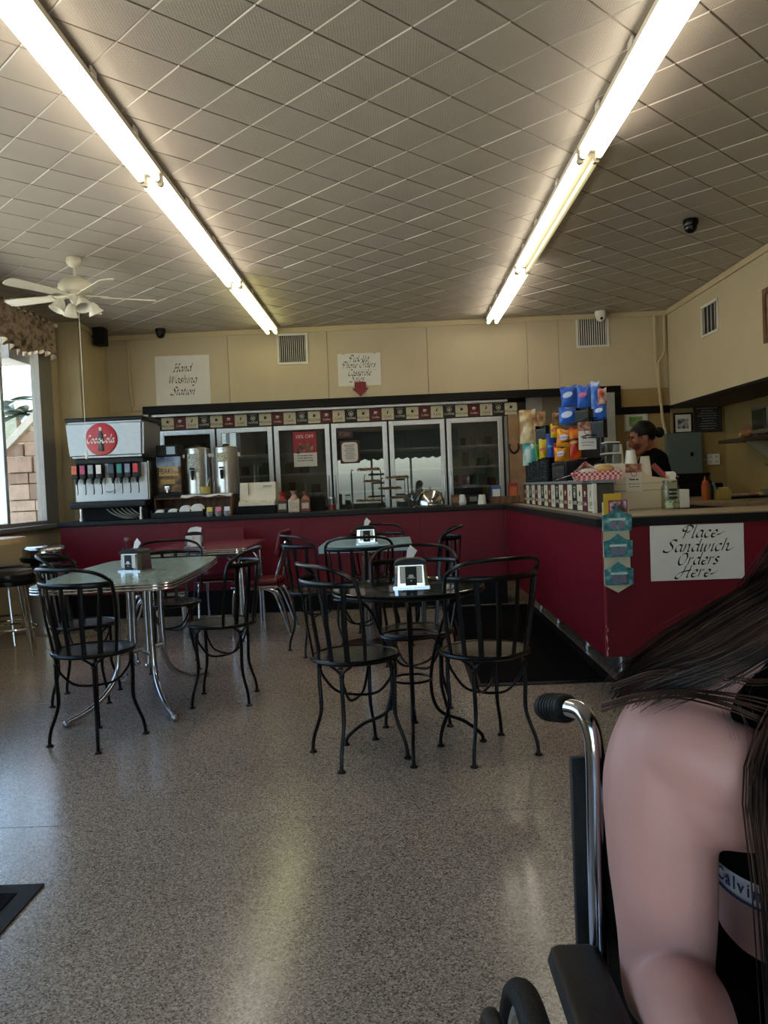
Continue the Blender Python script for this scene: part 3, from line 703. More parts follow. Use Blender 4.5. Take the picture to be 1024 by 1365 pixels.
# ================================================================ printed coffee border
m_pc = mat('border_cream', 'cfc4a6', .65, 0, .05, 20); m_pr = mat('border_red', '5d1018', .6, 0, .08, 20); m_pb = mat('border_black', '161313', .6, 0, .1, 20)
m_ic = mat('print_cream', 'd6cdb6', .65); m_ib = mat('print_black', '1a1512', .65); m_ir = mat('print_brown', '4a2a1c', .65)
def border_kinds(w, h):
    out = []
    for k, (pm, im, word) in enumerate(((m_pr, m_ic, 'Coffee'), (m_pc, m_ir, 'CAF\u00c9'), (m_pb, m_ic, 'COFFEE'), (m_pc, m_ib, 'MOCHA'))):
        bm = BM(); boxb(bm, -w/2+.0006, w/2-.0006, -h/2, h/2, 0, .004, .0008); pme = finish(bm, 'border_panel', pm)
        bm = BM(); I = Matrix.Translation((0, -h*.24, .0041)); text_into(bm, word, w*(.27 if len(word) < 6 else .23), I, shear=.25 if k == 0 else 0)
        s = w; c = Vector((0, h*.14, .0041))
        def ps(poly): prism(bm, [(c.x+x*s, c.y+y*s) for x, y in poly], c.z, c.z+.0005)
        if k == 0:
            ps([(-.13, .12), (-.10, -.06), (.08, -.06), (.11, .12)]); ps([(.12, .09), (.18, .07), (.17, -.01), (.10, .0), (.10, .03), (.14, .03), (.14, .05), (.11, .06)]); ps([(-.18, -.09), (.16, -.09), (.16, -.11), (-.18, -.11)])
        elif k == 1:
            ps([(.09*math.cos(a)*.6+.05*math.sin(a), .15*math.sin(a)) for a in (2*PI*i/14 for i in range(14))]); ps([(-.3, -.58), (.3, -.58), (.3, -.6), (-.3, -.6)])
        elif k == 2:
            ring = [(math.cos(2*PI*i/20), math.sin(2*PI*i/20)) for i in range(20)]
            for i in range(20):
                a, b = ring[i], ring[(i+1) % 20]; ps([(a[0]*.2, a[1]*.2), (b[0]*.2, b[1]*.2), (b[0]*.16, b[1]*.16), (a[0]*.16, a[1]*.16)])
            ps([(-.10, .06), (-.07, -.09), (.06, -.09), (.10, .06)]); ps([(-.3, .26), (.0, .34), (.3, .26), (.29, .23), (.0, .31), (-.29, .23)])
        else:
            ps([(-.11, -.12), (-.07, .10), (.07, .10), (.11, -.12)]); ps([(-.02, .10), (.0, .16), (.02, .10)]); ps([(.1, .0), (.16, .04), (.15, .1), (.17, .11), (.19, .03), (.11, -.05)])
        out.append((pme, finish(bm, 'print', im, smooth=False)))
    return out
K1 = border_kinds(.1525, .148)
fb = thing('coffee_border', 'strip of coffee themed printed squares above the cooler doors', 'border', (0, 9.945, 2.128))
for i in range(29):
    k = (i+3) % 4; x = -2.80+.1525*i
    p = obj('border_panel', K1[k][0], None, fb); p.matrix_local = Matrix.Translation((x, 0, 0)) @ FRONT
    q = obj('print', K1[k][1], None, p)

# display shelf on the side counter, faced with the same border
ds = thing('display_shelf', 'long low grey topped shelf faced with coffee squares on the side counter', 'shelf', (1.24, 5.0, 1.004))
m_gs = mat('grey_shelf', '7c7d7e', .4, 0, .06, 8)
bm = BM(); boxb(bm, -.012, .132, -.01, 2.75, .185, .205, .003); obj('shelf_top', bm, m_gs, ds)
bm = BM(); boxb(bm, .0, .125, .012, 2.74, 0, .184); obj('shelf_body', bm, mat('dark_shelf', '2a2725', .6), ds)
bm = BM(); boxb(bm, -.014, .012, -.012, .011, 0, .184, .003); obj('corner_trim', bm, m_white, ds)
bm = BM(); boxb(bm, .013, .122, .0, .011, .0, .18, .003); obj('end_panel', bm, mat('dark_end', '3a3634', .5, 0, .1, 10), ds)
K2 = border_kinds(.150, .172)
for i in range(18):
    k = (1-i) % 4; y = .088+.150*i
    p = obj('border_panel', K2[k][0], None, ds); p.matrix_local = Matrix.Translation((-.001, y, .093)) @ LEFTW
    obj('print', K2[k][1], None, p)

# ================================================================ signs
def board(name, lab, catg, x0, x1, y, z0, z1, m, th=.004, tilt=0, facing=0):
    t = thing(name, lab, catg, ((x0+x1)/2, y, (z0+z1)/2)); t.rotation_euler = (0, R(tilt), facing)
    w, h = (x1-x0)/2, (z1-z0)/2
    bm = BM(); boxb(bm, -w, w, -th, 0, -h, h, .0008); obj('board', bm, m, t)
    return t, th
def lines(t, th, rows, m, name='lettering'):
    bm = BM()
    for s, x, z, size, kw in rows:
        sx = kw.pop('sx', 1)
        callig(bm, s, size, at(x, -th-.0006, z) @ Matrix.Diagonal((sx, 1, 1, 1)), **kw)
    return obj(name, bm, m, t, smooth=False)
t, th = board('hand_washing_sign', 'large white Hand Washing Station sign on the yellow back wall', 'sign', -2.885, -2.215, YB-.001, 2.34, 2.94, m_paper, tilt=.6)
lines(t, th, [('Fand', 0.0, .135, .056, dict(nib=.27, sx=1.08)), ('Washing', .0, -.005, .056, dict(nib=.27, sx=1.08)), ('Station', .0, -.15, .056, dict(nib=.27, sx=1.08))], m_ink)
t, th = board('pickup_sign', 'white Pick-Up Phone Orders Casserole Sales sign on the back wall', 'sign', -.64, -.115, YB-.002, 2.475, 2.87, m_paper, tilt=.3)
lines(t, th, [('Pick-Up', .0, .12, .046, dict(nib=.26)), ('Phone Orders', -.005, .045, .044, dict(nib=.26)), ('Casserole', 0, -.05, .046, dict(nib=.26)), ('Sales', -.03, -.125, .046, dict(nib=.26))], m_ink)
bm = BM()
for s in (-1, 1): box(bm, (s*.19, -.006, .192), (.03, .004, .012))
boxb(bm, -.15, .2, -.0052, -.0045, -.005, -.002); obj('tape_and_rule', bm, mat('tape', 'a99f8a', .4), t)
ar = thing('arrow_sign', 'dark red downward arrow taped under the pick up sign', 'sign', (-.375, YB-.009, 2.43))
bm = BM(); prism(bm, [(-.07, .09), (.07, .09), (.07, .015), (.105, .015), (0, -.09), (-.105, .015), (-.07, .015)], 0, .004, FRONT); obj('arrow', bm, mat('arrow_red', '7c1a22', .55), ar, smooth=False)
t, th = board('order_sign', 'white Place Sandwich Orders Here sign on the maroon counter front', 'sign', 1.355, 1.855, 4.3065, .652, .950, m_paper, tilt=.4)
lines(t, th, [('Plac~', .03, .098, .038, dict(nib=.25, sx=1.35)), ('Sandwic^', .01, .024, .038, dict(nib=.25, sx=1.38)), ('Orders', .0, -.047, .038, dict(nib=.25, sx=1.3)), ('Her~', .0, -.113, .038, dict(nib=.25, sx=1.38))], m_ink)
# notices on the cooler doors
t, th = board('discount_poster', 'red and white 10% OFF poster taped to the third cooler door', 'poster', -1.245, -.955, 9.928, 1.52, 1.95, m_paper, .002)
bm = BM(); boxb(bm, -.145, .145, -.0035, -.0022, -.045, .215); h = obj('red_panel', bm, mat('poster_red', 'a51b2c', .5), t)
bm = BM(); text_into(bm, '10% OFF', .062, at(0, -.0042, .155)); obj('lettering', bm, m_paper, h, smooth=False)
bm = BM(); boxb(bm, -.08, .10, -.0046, -.0037, -.03, .075); ball(bm, (-.085, -.004, -.02), .03, (1, .05, 1.2)); obj('photo', bm, ramp_mat('pie_photo', 'Noise', [(.35, '3a1a16'), (.6, '9b5a4a'), (.75, 'c8a08c')], .5, 0, 18), h)
bm = BM()
for z in (-.08, -.11, -.14): scribble(bm, 0, -.0024, z, .2, .011, rs)
obj('small_print', bm, m_ink, t, smooth=False)
t, th = board('door_menu', 'cream menu with dark scalloped red edge on the fourth cooler door', 'notice', -.665, -.425, 9.928, 1.535, 1.815, mat('menu_red', '4e1a1c', .6), .003)
bm = BM(); prism(bm, [(.100*math.copysign(abs(math.cos(a))**.35, math.cos(a)), .122*math.copysign(abs(math.sin(a))**.35, math.sin(a))) for a in (2*PI*i/40 for i in range(40))], .0032, .0042, FRONT); h = obj('menu_sheet', bm, m_paper, t, smooth=False)
bm = BM()
for i in range(9): boxb(bm, -.07+.01*(i % 3), .07-.008*((i*2) % 3), -.0050, -.0044, .085-.021*i, .092-.021*i)
obj('text_lines', bm, mat('print_grey', '6a5a52', .6), h, smooth=False)
t, th = board('door_card', 'small dark card above the menu on the fourth cooler door', 'notice', -.69, -.50, 9.928, 1.845, 1.945, mat('dark_card', '231617', .5), .002)
bm = BM(); boxb(bm, -.07, .07, -.0032, -.0022, -.025, .03); obj('picture', bm, ramp_mat('card_print', 'Noise', [(.4, '2a1a1a'), (.6, '7a4a44')], .5, 0, 40), t)

# ================================================================ things on the back counter
cm = thing('soda_fountain', 'tall steel soda fountain with eight taps and a round red sign at the left', 'drink dispenser', (-2.955, 8.16, 1.0))
def taper(bm, x0b, x1b, x0t, x1t, y0, y1, z0, z1, y0t=None):
    y0t = y0 if y0t is None else y0t
    p = [(x0b, y0, z0), (x1b, y0, z0), (x1b, y1, z0), (x0b, y1, z0), (x0t, y0t, z1), (x1t, y0t, z1), (x1t, y1, z1), (x0t, y1, z1)]
    v = [bm.verts.new(q) for q in p]
    for f_ in ((0, 3, 2, 1), (4, 5, 6, 7), (0, 1, 5, 4), (1, 2, 6, 5), (2, 3, 7, 6), (3, 0, 4, 7)): bm.faces.new([v[i] for i in f_])
    bmesh.ops.bevel(bm, geom=list(bm.edges), offset=.025, segments=3, affect='EDGES')
bm = BM(); taper(bm, -.375, .39, -.405, .405, 0, .62, .65, 1.02); obj('top_housing', bm, m_stl2, cm)
bm = BM(); boxb(bm, -.41, .41, -.005, .63, 1.022, 1.062, .015); obj('black_lid', bm, m_plastic, cm)
bm = BM(); boxb(bm, -.36, .36, .09, .60, .59, .649, .01); obj('shadow_neck', bm, m_plastic, cm)
bm = BM(); boxb(bm, -.37, .385, .11, .60, .20, .589, .006); obj('back_panel', bm, mat('satin_steel', 'b4b7ba', .42, .6, .03, 6), cm)
bm = BM(); boxb(bm, -.385, .395, -.03, .60, .13, .199, .012); obj('drip_tray', bm, m_plastic, cm)
bm = BM(); boxb(bm, -.35, .37, .12, .58, .0, .129, .004); obj('base', bm, m_blackmat, cm)
for x in (-.29, .33):
    bm = BM(); cyl(bm, (x, .03, 0), (x, .03, .13), .014); cyl(bm, (x, .03, 0), (x, .03, .035), .022); obj('foot', bm, m_steel, cm)
bm = BM()
for k in range(6): tube(bm, cat([(-.05+.05*k, .10, .12), (.02+.05*k, .06, .07), (.1+.045*k, .09, .03), (.16+.03*k, .11, .012)], 5), .008, 6)
obj('drain_hoses', bm, mat('grey_hose', 'a3a096', .4), cm)
tapc = ['d2623c', 'a83a5c', '8a9298', 'e0d8d0', '223a4c', '1f7d78', '7f8aa4', 'c3202f']
for k in range(8):
    x = -.335+.084*k+(.045 if k > 3 else 0)
    bm = BM(); boxb(bm, x-.032, x+.032, .015, .11, .44, .585, .008); tp = obj('valve', bm, m_plastic, cm)
    bm = BM(); boxb(bm, x-.026, x+.026, .009, .0155, .485, .575, .002); obj('flavour_label', bm, mat('flavour_%d' % k, tapc[k], .4, 0, .15, 60), tp)
    bm = BM(); lathe(bm, [(0, .38), (.012, .38), (.018, .41), (.02, .44), (0, .44)], 12, (x, .06, 0)); obj('nozzle', bm, m_plastic, tp)
    bm = BM(); tube(bm, cat([(x+.014, .09, .44), (x+.02, .03, .40), (x+.02, .035, .30), (x+.008, .05, .275)], 5), .005, 6); obj('lever', bm, m_black, tp)
bm = BM(); tube(bm, cat([(-.045, .105, .55), (-.03, .07, .45), (-.045, .06, .31), (.05, .06, .31), (.035, .07, .45), (.05, .105, .55)], 4), .005, 6); obj('ice_lever', bm, m_steel, cm)
bm = BM(); lathe(bm, [(0, 0), (.155, 0), (.165, -.006), (.16, -.014), (.11, -.02), (0, -.022)], 40); xf(bm, list(bm.verts), Matrix.Translation((-.03, -.0005, .835)) @ Matrix.Rotation(R(-90), 4, 'X')); 
dk = obj('round_sign', bm, mat('sign_red', 'b00d1e', .28, 0, .04, 5), cm)
bm = BM(); vs = lathe(bm, [(0, -.125), (.030, -.125), (.032, -.10), (.026, -.05), (.032, 0), (.026, .05), (.012, .09), (.0105, .125), (0, .125)], 16); bmesh.ops.scale(bm, vec=(1, .18, 1), verts=vs); bmesh.ops.translate(bm, vec=(-.03, -.022, .835), verts=vs)
obj('bottle_emblem', bm, mat('bottle_print', '2a1a14', .2), dk)
bm = BM(); boxb(bm, -.042, -.018, -.029, -.024, .92, .957); obj('bottle_cap', bm, m_cream, dk)
bm = BM()
SC = {'C': [[(.62, 1.15), (.45, 1.35), (.15, 1.1), (.0, .5), (.2, 0), (.5, .08), (.72, .4)]], 'o': [[(.3, .72), (.08, .5), (.1, .1), (.3, 0), (.5, .25), (.48, .6), (.3, .72)]], 'c': [[(.48, .62), (.3, .72), (.08, .5), (.1, .1), (.3, 0), (.55, .2)]],
      'a': [[(.48, .62), (.3, .72), (.06, .45), (.12, .02), (.35, .15), (.5, .7)], [(.52, .72), (.46, .15), (.55, 0), (.72, .2)]], 'l': [[(.05, .2), (.35, 1.0), (.3, 1.4), (.15, 1.1), (.12, .1), (.25, 0), (.42, .2)]], '-': [[(-.1, .35), (.2, .38)]]}
x = 0
for ch in 'Coca-Cola':
    for st in SC[ch]:
        P = cat([(px+x, py, 0) for px, py in st], 5); nv = Vector((.10, .09, 0)); th_ = Vector((-.05, .05, 0))
        for i in range(len(P)-1):
            q = [P[i]-nv-th_, P[i+1]-nv-th_, P[i+1]+nv+th_, P[i]+nv+th_]
            bm.faces.new([bm.verts.new(at(-.03, -.0345, .83) @ Vector(((v.x+.2*v.y-2.75)*.051, (v.y-.55)*.056, 0))) for v in q])
    x += {'C': .78, 'l': .44, '-': .25}.get(ch, .66)
# a long ribbon under the first letter
obj('script_lettering', bm, m_paper, dk, smooth=False)
bm = BM(); boxb(bm, .385, .395, .14, .56, .2, .6); obj('side_plate', bm, m_steel, cm)

def urn(x, lab, lw, lh, lc):
    t = thing('tea_urn', lab, 'drink urn', (x, 8.56, 1.232))
    bm = BM(); lathe(bm, [(0, 0), (.128, 0), (.13, .01), (.13, .46), (.124, .475), (.118, .475)], 40); obj('tank', bm, m_steel, t)
    bm = BM(); lathe(bm, [(.134, .47), (.134, .482), (.11, .495), (.03, .505), (0, .505)], 36); l = obj('lid', bm, m_steel, t)
    bm = BM(); lathe(bm, [(0, .50), (.03, .50), (.035, .52), (.0, .53)], 16); obj('lid_knob', bm, m_plastic, l)
    for s in (-1, 1):
        bm = BM(); box(bm, (s*.138, -.01, .41), (.03, .03, .04), .006); obj('handle', bm, m_white, t)
    bm = BM(); n = 10; a0 = lw/.13
    L1 = [bm.verts.new((.1312*math.sin(a0*(i/n-.5)-.12), -.1312*math.cos(a0*(i/n-.5)-.12), .43)) for i in range(n+1)]; L2 = [bm.verts.new((v.co.x, v.co.y, .43-lh)) for v in L1]
    for i in range(n): bm.faces.new((L1[i], L1[i+1], L2[i+1], L2[i]))
    obj('paper_label', bm, lc, t)
    bm = BM(); cyl(bm, (-.02, -.125, .235), (-.02, -.165, .235), .014); lathe(bm, [(0, .15), (.012, .15), (.018, .2), (.018, .25), (0, .25)], 12, (-.02, -.17, 0)); box(bm, (-.02, -.175, .268), (.05, .02, .02), .005); obj('spigot', bm, m_plastic, t)
lab1 = ramp_mat('tea_label', 'Noise', [(.4, 'b6b9b0'), (.55, '6d776e'), (.6, 'c9c9bf')], .6, 0, 55)
lab2 = ramp_mat('tea_label_green', 'Noise', [(.4, 'c2bc9f'), (.55, '5a6a44'), (.62, 'c8c3aa')], .6, 0, 55)
urn(-2.11, 'left steel tea urn with a large pale label and black spigot', .15, .20, lab1)
urn(-1.80, 'right steel tea urn with a small green and cream label', .12, .10, lab2)
pt = thing('tea_dispenser', 'tea dispenser with a printed blue and brown wrap, left of the steel urns', 'drink dispenser', (-2.395, 8.46, 1.232))
bm = BM(); boxb(bm, -.13, .13, 0, .26, .02, .41, .02); obj('wrapped_body', bm, ramp_mat('tea_wrap', 'Noise', [(.35, '1d1712'), (.5, '5a3e22'), (.6, '8a6a3a'), (.75, '2c2118')], .45, 0, 9, vec=(1, 1, 1.4)), pt)
bm = BM(); boxb(bm, -.13, .13, -.002, .0, .30, .41); obj('sky_band', bm, ramp_mat('tea_sky', 'Noise', [(.35, '1f3c74'), (.65, '9db4cf')], .45, 0, 7), pt)
bm = BM(); boxb(bm, -.125, .105, -.02, .25, .412, .535, .012); hd = obj('head', bm, m_plastic, pt)
bm = BM(); boxb(bm, -.01, .08, -.023, -.0205, .435, .515); obj('display_window', bm, mat('pale_blue_card', 'a9c0d4', .4), hd)
bm = BM(); boxb(bm, -.105, .10, -.004, -.0025, .205, .305, .001); lb = obj('name_plate', bm, mat('plate_tan', 'c0a577', .6, 0, .1, 20), pt)
bm = BM(); text_into(bm, 'PEAK!', .075, at(-.035, -.0045, .255), sx=.8); text_into(bm, 'TEA', .035, at(.07, -.0045, .24)); obj('lettering', bm, m_ink, lb, smooth=False)
bm = BM(); boxb(bm, -.09, .06, -.004, -.0025, .12, .17); obj('lower_plate', bm, mat('plate_ochre', 'b3924c', .6, 0, .2, 30), pt)
bm = BM(); boxb(bm, -.14, .14, -.03, .27, 0, .0195, .004); obj('base', bm, m_plastic, pt)
bm = BM(); cyl(bm, (-.02, -.02, .03), (-.02, -.02, .09), .02); boxb(bm, -.045, .005, -.03, 0, .06, .10, .004); obj('tap', bm, m_chrome, pt)
tb = thing('tea_stand', 'brown wooden riser under the tea urns with a white cloth on top', 'stand', (-2.16, 8.36, 1.0))
bm = BM(); boxb(bm, -.38, .44, 0, .34, .19, .205, .003); boxb(bm, .425, .44, 0, .34, 0, .19, .003); boxb(bm, -.38, -.365, 0, .34, 0, .19, .003); boxb(bm, -.365, .425, .30, .335, 0, .19); obj('riser', bm, m_wood, tb)
bm = BM(); boxb(bm, -.375, -.10, -.015, .33, .2055, .231, .004); obj('black_tray', bm, m_blackmat, tb)
bm = BM()
g0 = [[bm.verts.new((-.095+.54*i/16, -.02+.36*j/6, .2075+.022-(.018 if j == 0 else 0)-.01*math.sin(i*.9)*(1 if j == 0 else 0))) for j in range(7)] for i in range(17)]
for i in range(16):
    for j in range(6): bm.faces.new((g0[i][j], g0[i+1][j], g0[i+1][j+1], g0[i][j+1]))
o = obj('white_cloth', bm, m_paper, tb); md = o.modifiers.new('t', 'SOLIDIFY'); md.thickness = .008; md.offset = -1
def cup(name, lab, x, y, z, r0_, r1, h, m, group=None, catg='cup', inv=False, stack=1):
    t = thing(name, lab, catg, (x, y, z), group=group)
    for k in range(stack):
        zz = k*.012
        if inv: pr = [(r1, zz), (r1+.002, zz+.004), (r0_, zz+h), (0, zz+h)]
        else: pr = [(0, 0), (r0_, 0), (r1, h-.004), (r1+.002, h), (r1-.002, h), (r0_-.002, .004), (0, .004)]
        bm = BM(); lathe(bm, pr, 20); obj('cup', bm, m, t)
    return t
yc = cup('sugar_cup', 'small clear cup of yellow sweetener in front of the tea urns', -2.0, 8.39, 1.2335, .05, .06, .075, mat('yellow_cup', 'b9a55a', .35))
bm = BM(); cyl(bm, (.0, 0, .01), (.05, 0, .16), .004); obj('stir_stick', bm, m_white, yc)
bk = thing('lid_rack', 'black plastic rack of white cup lids below the tea urns', 'rack', (-2.23, 8.10, 1.0))
bm = BM(); boxb(bm, -.27, .27, 0, .17, 0, .012, .003); boxb(bm, -.27, .27, .0, .01, .012, .06, .003); boxb(bm, -.27, .27, .16, .17, .012, .10, .003)
for x in (-.27, -.135, 0, .13, .26): boxb(bm, x, x+.01, .0, .17, .012, .08, .002)
obj('rack_frame', bm, m_plastic, bk)
for x, r, zz, in ((-.195, .052, .03), (-.06, .052, .035), (.07, .056, .06), (.19, .062, .065)):
    t = thing('lid_stack', {-.195: 'first stack of white lids from the left in the black rack, sunk low', -.06: 'second low stack of white lids in the black rack', .07: 'third stack of white lids in the rack, standing higher', .19: 'largest stack of white lids at the right of the rack'}[x], 'lids', (-2.23+x+.005, 8.105, 1.014), group='cup lids in the black rack')
    for k in range(6):
        bm = BM(); vs = lathe(bm, [(0, 0), (r, 0), (r+.003, .005), (r-.006, .012), (0, .012)], 20); xf(bm, vs, Matrix.Translation((0, .02+.018*k, zz-.01)) @ Matrix.Rotation(R(80), 4, 'X')); obj('lid', bm, m_white, t)
for x, c, lab in ((-1.90, 'd9c45e', 'yellow sweetener packet caddy, leftmost of three on the counter edge'), (-1.81, 'd97a92', 'pink sweetener packet caddy between the yellow and the white'), (-1.72, 'dcd6d0', 'white sugar packet caddy, rightmost of three on the counter edge')):
    t = thing('packet_caddy', lab, 'caddy', (x, 8.12, 1.0), group='sweetener packets')
    bm = BM(); lathe(bm, [(0, 0), (.034, 0), (.040, .05), (.038, .05), (.032, .004), (0, .004)], 14); obj('cup', bm, m_gs, t)
    mm = mat('packet_'+c, c, .6, 0, .12, 60)
    for k in range(5):
        bm = BM(); box(bm, (0, -.022+.011*k, .058), (.055, .006, .07), .002, Matrix.Rotation(R(6*(k-2)), 4, 'X')); obj('packet', bm, mm, t)
rg = thing('receipt_printer', 'white sloped cash machine on a black box, right of the tea urns', 'cash register', (-1.46, 8.36, 1.0))
bm = BM(); boxb(bm, -.22, .20, 0, .34, 0, .085, .006); obj('cash_drawer', bm, m_blackmat, rg)
bm = BM(); prism(bm, [(-.01, .086), (.33, .086), (.33, .33), (.12, .33), (.08, .15), (-.01, .12)], -.19, .19, Matrix.Rotation(R(90), 4, 'Y') @ Matrix.Rotation(R(90), 4, 'Z')); obj('body', bm, m_cream, rg, smooth=False)
bm = BM(); boxb(bm, .06, .15, .09, .105, .285, .292); boxb(bm, -.10, -.09, .08, .10, .2, .325); obj('paper_slot', bm, mat('slot_grey', '8c887e', .5), rg)
rr = random.Random(5)
bm = BM()
for k in range(26): box(bm, (rr.uniform(-.18, .17), rr.uniform(.01, .06), rr.uniform(.121, .135)), (.03, .02, .006), .001, Matrix.Rotation(rr.uniform(-.5, .5), 4, 'Z'))
obj('key_caps', bm, m_white, rg)
def giftbag(x, lab, c1, c2, w=.11, h=.13):
    t = thing('candy_bag', lab, 'bag', (x, 8.32, 1.0), group='bagged sweets by the cash machine')
    bm = BM(); boxb(bm, -w/2, w/2, 0, .07, 0, h, .012); obj('bag_body', bm, c1, t)
    bm = BM(); lathe(bm, [(.05, h-.004), (.034, h+.02), (.018, h+.045), (.04, h+.085), (.03, h+.075), (.0, h+.05)], 12, (0, .035, 0)); obj('gathered_top', bm, c2, t)
    bm = BM(); box(bm, (0, -.002, h*.5), (w*.7, .003, h*.45), .001); obj('label', bm, mat('bag_label', 'b9a68a', .6, 0, .15, 30), t)
giftbag(-1.185, 'dark candy bag with a red top, leftmost of the three bags', mat('bag_dark', '2a231f', .4, 0, .3, 25), mat('bag_redtop', '9c2524', .4, 0, .3, 30))
giftbag(-1.065, 'pale candy bag with a pink top, middle of the three bags', mat('bag_pale', 'c8b49c', .4, 0, .2, 25), mat('bag_pinktop', 'b48a7c', .4, 0, .3, 30), .12, .14)
giftbag(-.945, 'reddish brown candy bag, rightmost of the three bags', mat('bag_rust', '74392a', .4, 0, .4, 25), mat('bag_rusttop', '8a5a42', .4, 0, .3, 30), .10, .13)
t = thing('napkin_box', 'dark box beside the candy bags on the back counter', 'box', (-.84, 8.5, 1.0))
bm = BM(); boxb(bm, -.08, .08, 0, .14, 0, .15, .008); obj('box_body', bm, m_blackmat, t)
bm = BM(); boxb(bm, -.06, .06, .02, .12, .1505, .158, .003); obj('box_slot', bm, m_plastic, t)
def glassjar(name, lab, x, y, z, r, h, m):
    t = thing(name, lab, 'jar', (x, y, z))
    bm = BM(); lathe(bm, [(0, 0), (r, 0), (r*1.03, .01), (r*1.03, h*.78), (r*.78, h*.88), (r*.8, h*.9)], 20); obj('glass_body', bm, m, t)
    bm = BM(); lathe(bm, [(r*.82, h*.88), (r*.86, h*.89), (r*.86, h), (0, h)], 20); obj('lid', bm, m_steel, t)
    return t
m_jar = glass('jar_glass', 'eef1ec', 1.5, .03, 1.0)
j = glassjar('glass_jar', 'small glass jar of red sweets at the cooler door, right of the dark box', -.68, 8.5, 1.0, .045, .14, m_jar)
bm = BM(); lathe(bm, [(0, .004), (.04, .004), (.04, .06), (0, .065)], 14); obj('sweets', bm, mat('red_sweets', '8c2f2c', .5, 0, .4, 80), j)
m_wire = mat('dark_wire', '3a332c', .35, .6)
m_tray = mat('pewter_tray', '8d8574', .4, .6, .15, 12); m_food = mat('baked_goods', '7a5a3c', .8, 0, .4, 25, bump=.6, bscale=40)
def stand(x, y, tiers, lab, W_):
    t = thing('tiered_stand', lab, 'food stand', (x, y, 1.0), group='tiered pastry stands'); top = max(q[1] for q in tiers)
    for s in (-1, 1):
        bm = BM(); tube(bm, cat([(s*(W_+.03), -.05, .012), (s*(W_+.045), -.05, .03), (s*(W_+.01), -.05, .045), (s*W_, -.05, .1), (s*W_, 0, top-.02), (s*(W_-.02), .02, top)], 5), .005, 6); obj('wire_upright', bm, m_wire, t)
        bm = BM(); tube(bm, cat([(s*W_, .16, 0), (s*W_, .16, .1), (s*W_, .10, top-.02)], 5), .005, 6); obj('wire_upright', bm, m_wire, t)
    for dx, z, w in tiers:
        bm = BM(); prism(bm, [(-w, -.06), (-w+.03, -.08), (w-.03, -.08), (w, -.06), (w, .16), (w-.03, .18), (-w+.03, .18), (-w, .16)], z-.006, z, None); bmesh.ops.translate(bm, vec=(dx, 0, 0), verts=bm.verts); tr = obj('tray', bm, m_tray, t, smooth=False)
        for k in range(4):
            bm = BM(); ball(bm, (dx-w*.7+w*.45*k, .03, z+.01), .035, (1.1, 1.2, .42), 10, 6); obj('pastry', bm, m_food, tr)
stand(-.295, 8.16, [(0.03, .405, .12), (0.06, .28, .08), (0.02, .085, .14)], 'left tiered wire stand with three pastry trays', .15)
stand(-.005, 8.43, [(.03, .315, .13), (-.05, .20, .13), (.05, .10, .10)], 'right tiered wire stand with pastry trays, overlapping the left stand', .14)
dm = thing('cake_dome', 'polished steel dome cover on a tray, right of the pastry stands', 'food cover', (.365, 8.42, 1.0))
bm = BM(); lathe(bm, [(0, 0), (.17, 0), (.175, .012), (.16, .018), (0, .018)], 36); obj('tray', bm, m_steel, dm)
bm = BM(); lathe(bm, [(.15, .019), (.148, .06), (.13, .11), (.09, .155), (.04, .175), (0, .18)], 36); d = obj('dome', bm, m_chrome, dm)
bm = BM(); lathe(bm, [(0, .178), (.008, .18), (.012, .20), (0, .208)], 14); obj('knob', bm, m_steel, d)
bm = BM(); cyl(bm, (.03, -.148, .075), (.03, -.155, .075), .02); obj('badge', bm, mat('badge_brown', '3d2b22', .5), d)
def sbox(name, lab, x0, x1, y0, y1, z0, z1, m, m2=None):
    t = thing(name, lab, 'box', ((x0+x1)/2, y0, z0)); w = (x1-x0)/2
    bm = BM(); boxb(bm, -w, w, 0, y1-y0, 0, z1-z0, .004); obj('box_body', bm, m, t)
    bm = BM(); boxb(bm, -w*.8, w*.8, -.0015, -.0003, (z1-z0)*.25, (z1-z0)*.8); obj('label', bm, m2 or m_paper, t)
    return t
sbox('tea_box', 'small brown box right of the steel dome on the counter', .585, .665, 8.4, 8.46, 1.0, 1.11, mat('box_brown', '5e3a24', .6, 0, .15, 20), mat('box_tan', '8b6a48', .6))
bm = BM(); lathe(bm, [(0, 0), (.035, 0), (.045, .02), (.045, .03), (.03, .1), (.02, .11), (0, .11)], 14); o = obj('paper_bundle', bm, m_paper, None, (.70, 8.42, 1.0), label='crumpled white paper roll beside the small brown box', cat='paper')
cf = thing('coffee_maker', 'black coffee grinder box on the back counter by the right cooler door', 'appliance', (.82, 8.56, 1.0))
bm = BM(); boxb(bm, -.11, .11, 0, .16, 0, .11, .006); obj('body', bm, m_plastic, cf)
bm = BM(); boxb(bm, -.115, .115, -.015, .16, .1105, .175, .008); obj('hopper', bm, m_blackmat, cf)
bm = BM(); boxb(bm, -.03, .05, -.004, -.0003, .03, .08); obj('control_plate', bm, m_gs, cf)
cup('paper_cup', 'upside down white paper cup right of the black coffee box', .905, 8.4, 1.0, .034, .045, .10, m_white, inv=True)
tw = thing('wood_tray', 'shallow wooden tray of packets at the right end of the back counter', 'tray', (1.17, 8.44, 1.0))
bm = BM(); boxb(bm, -.16, .13, 0, .2, 0, .01); boxb(bm, -.16, .13, -.008, 0, 0, .075, .002); boxb(bm, -.168, -.16, -.008, .2, 0, .075, .002); boxb(bm, .13, .138, -.008, .2, 0, .075, .002); obj('tray_body', bm, m_wood, tw)
sbox('tea_carton', 'blue and white carton standing in the wooden tray', 1.02, 1.12, 8.5, 8.56, 1.011, 1.185, mat('carton_blue', '3a5a94', .5, 0, .1, 20))
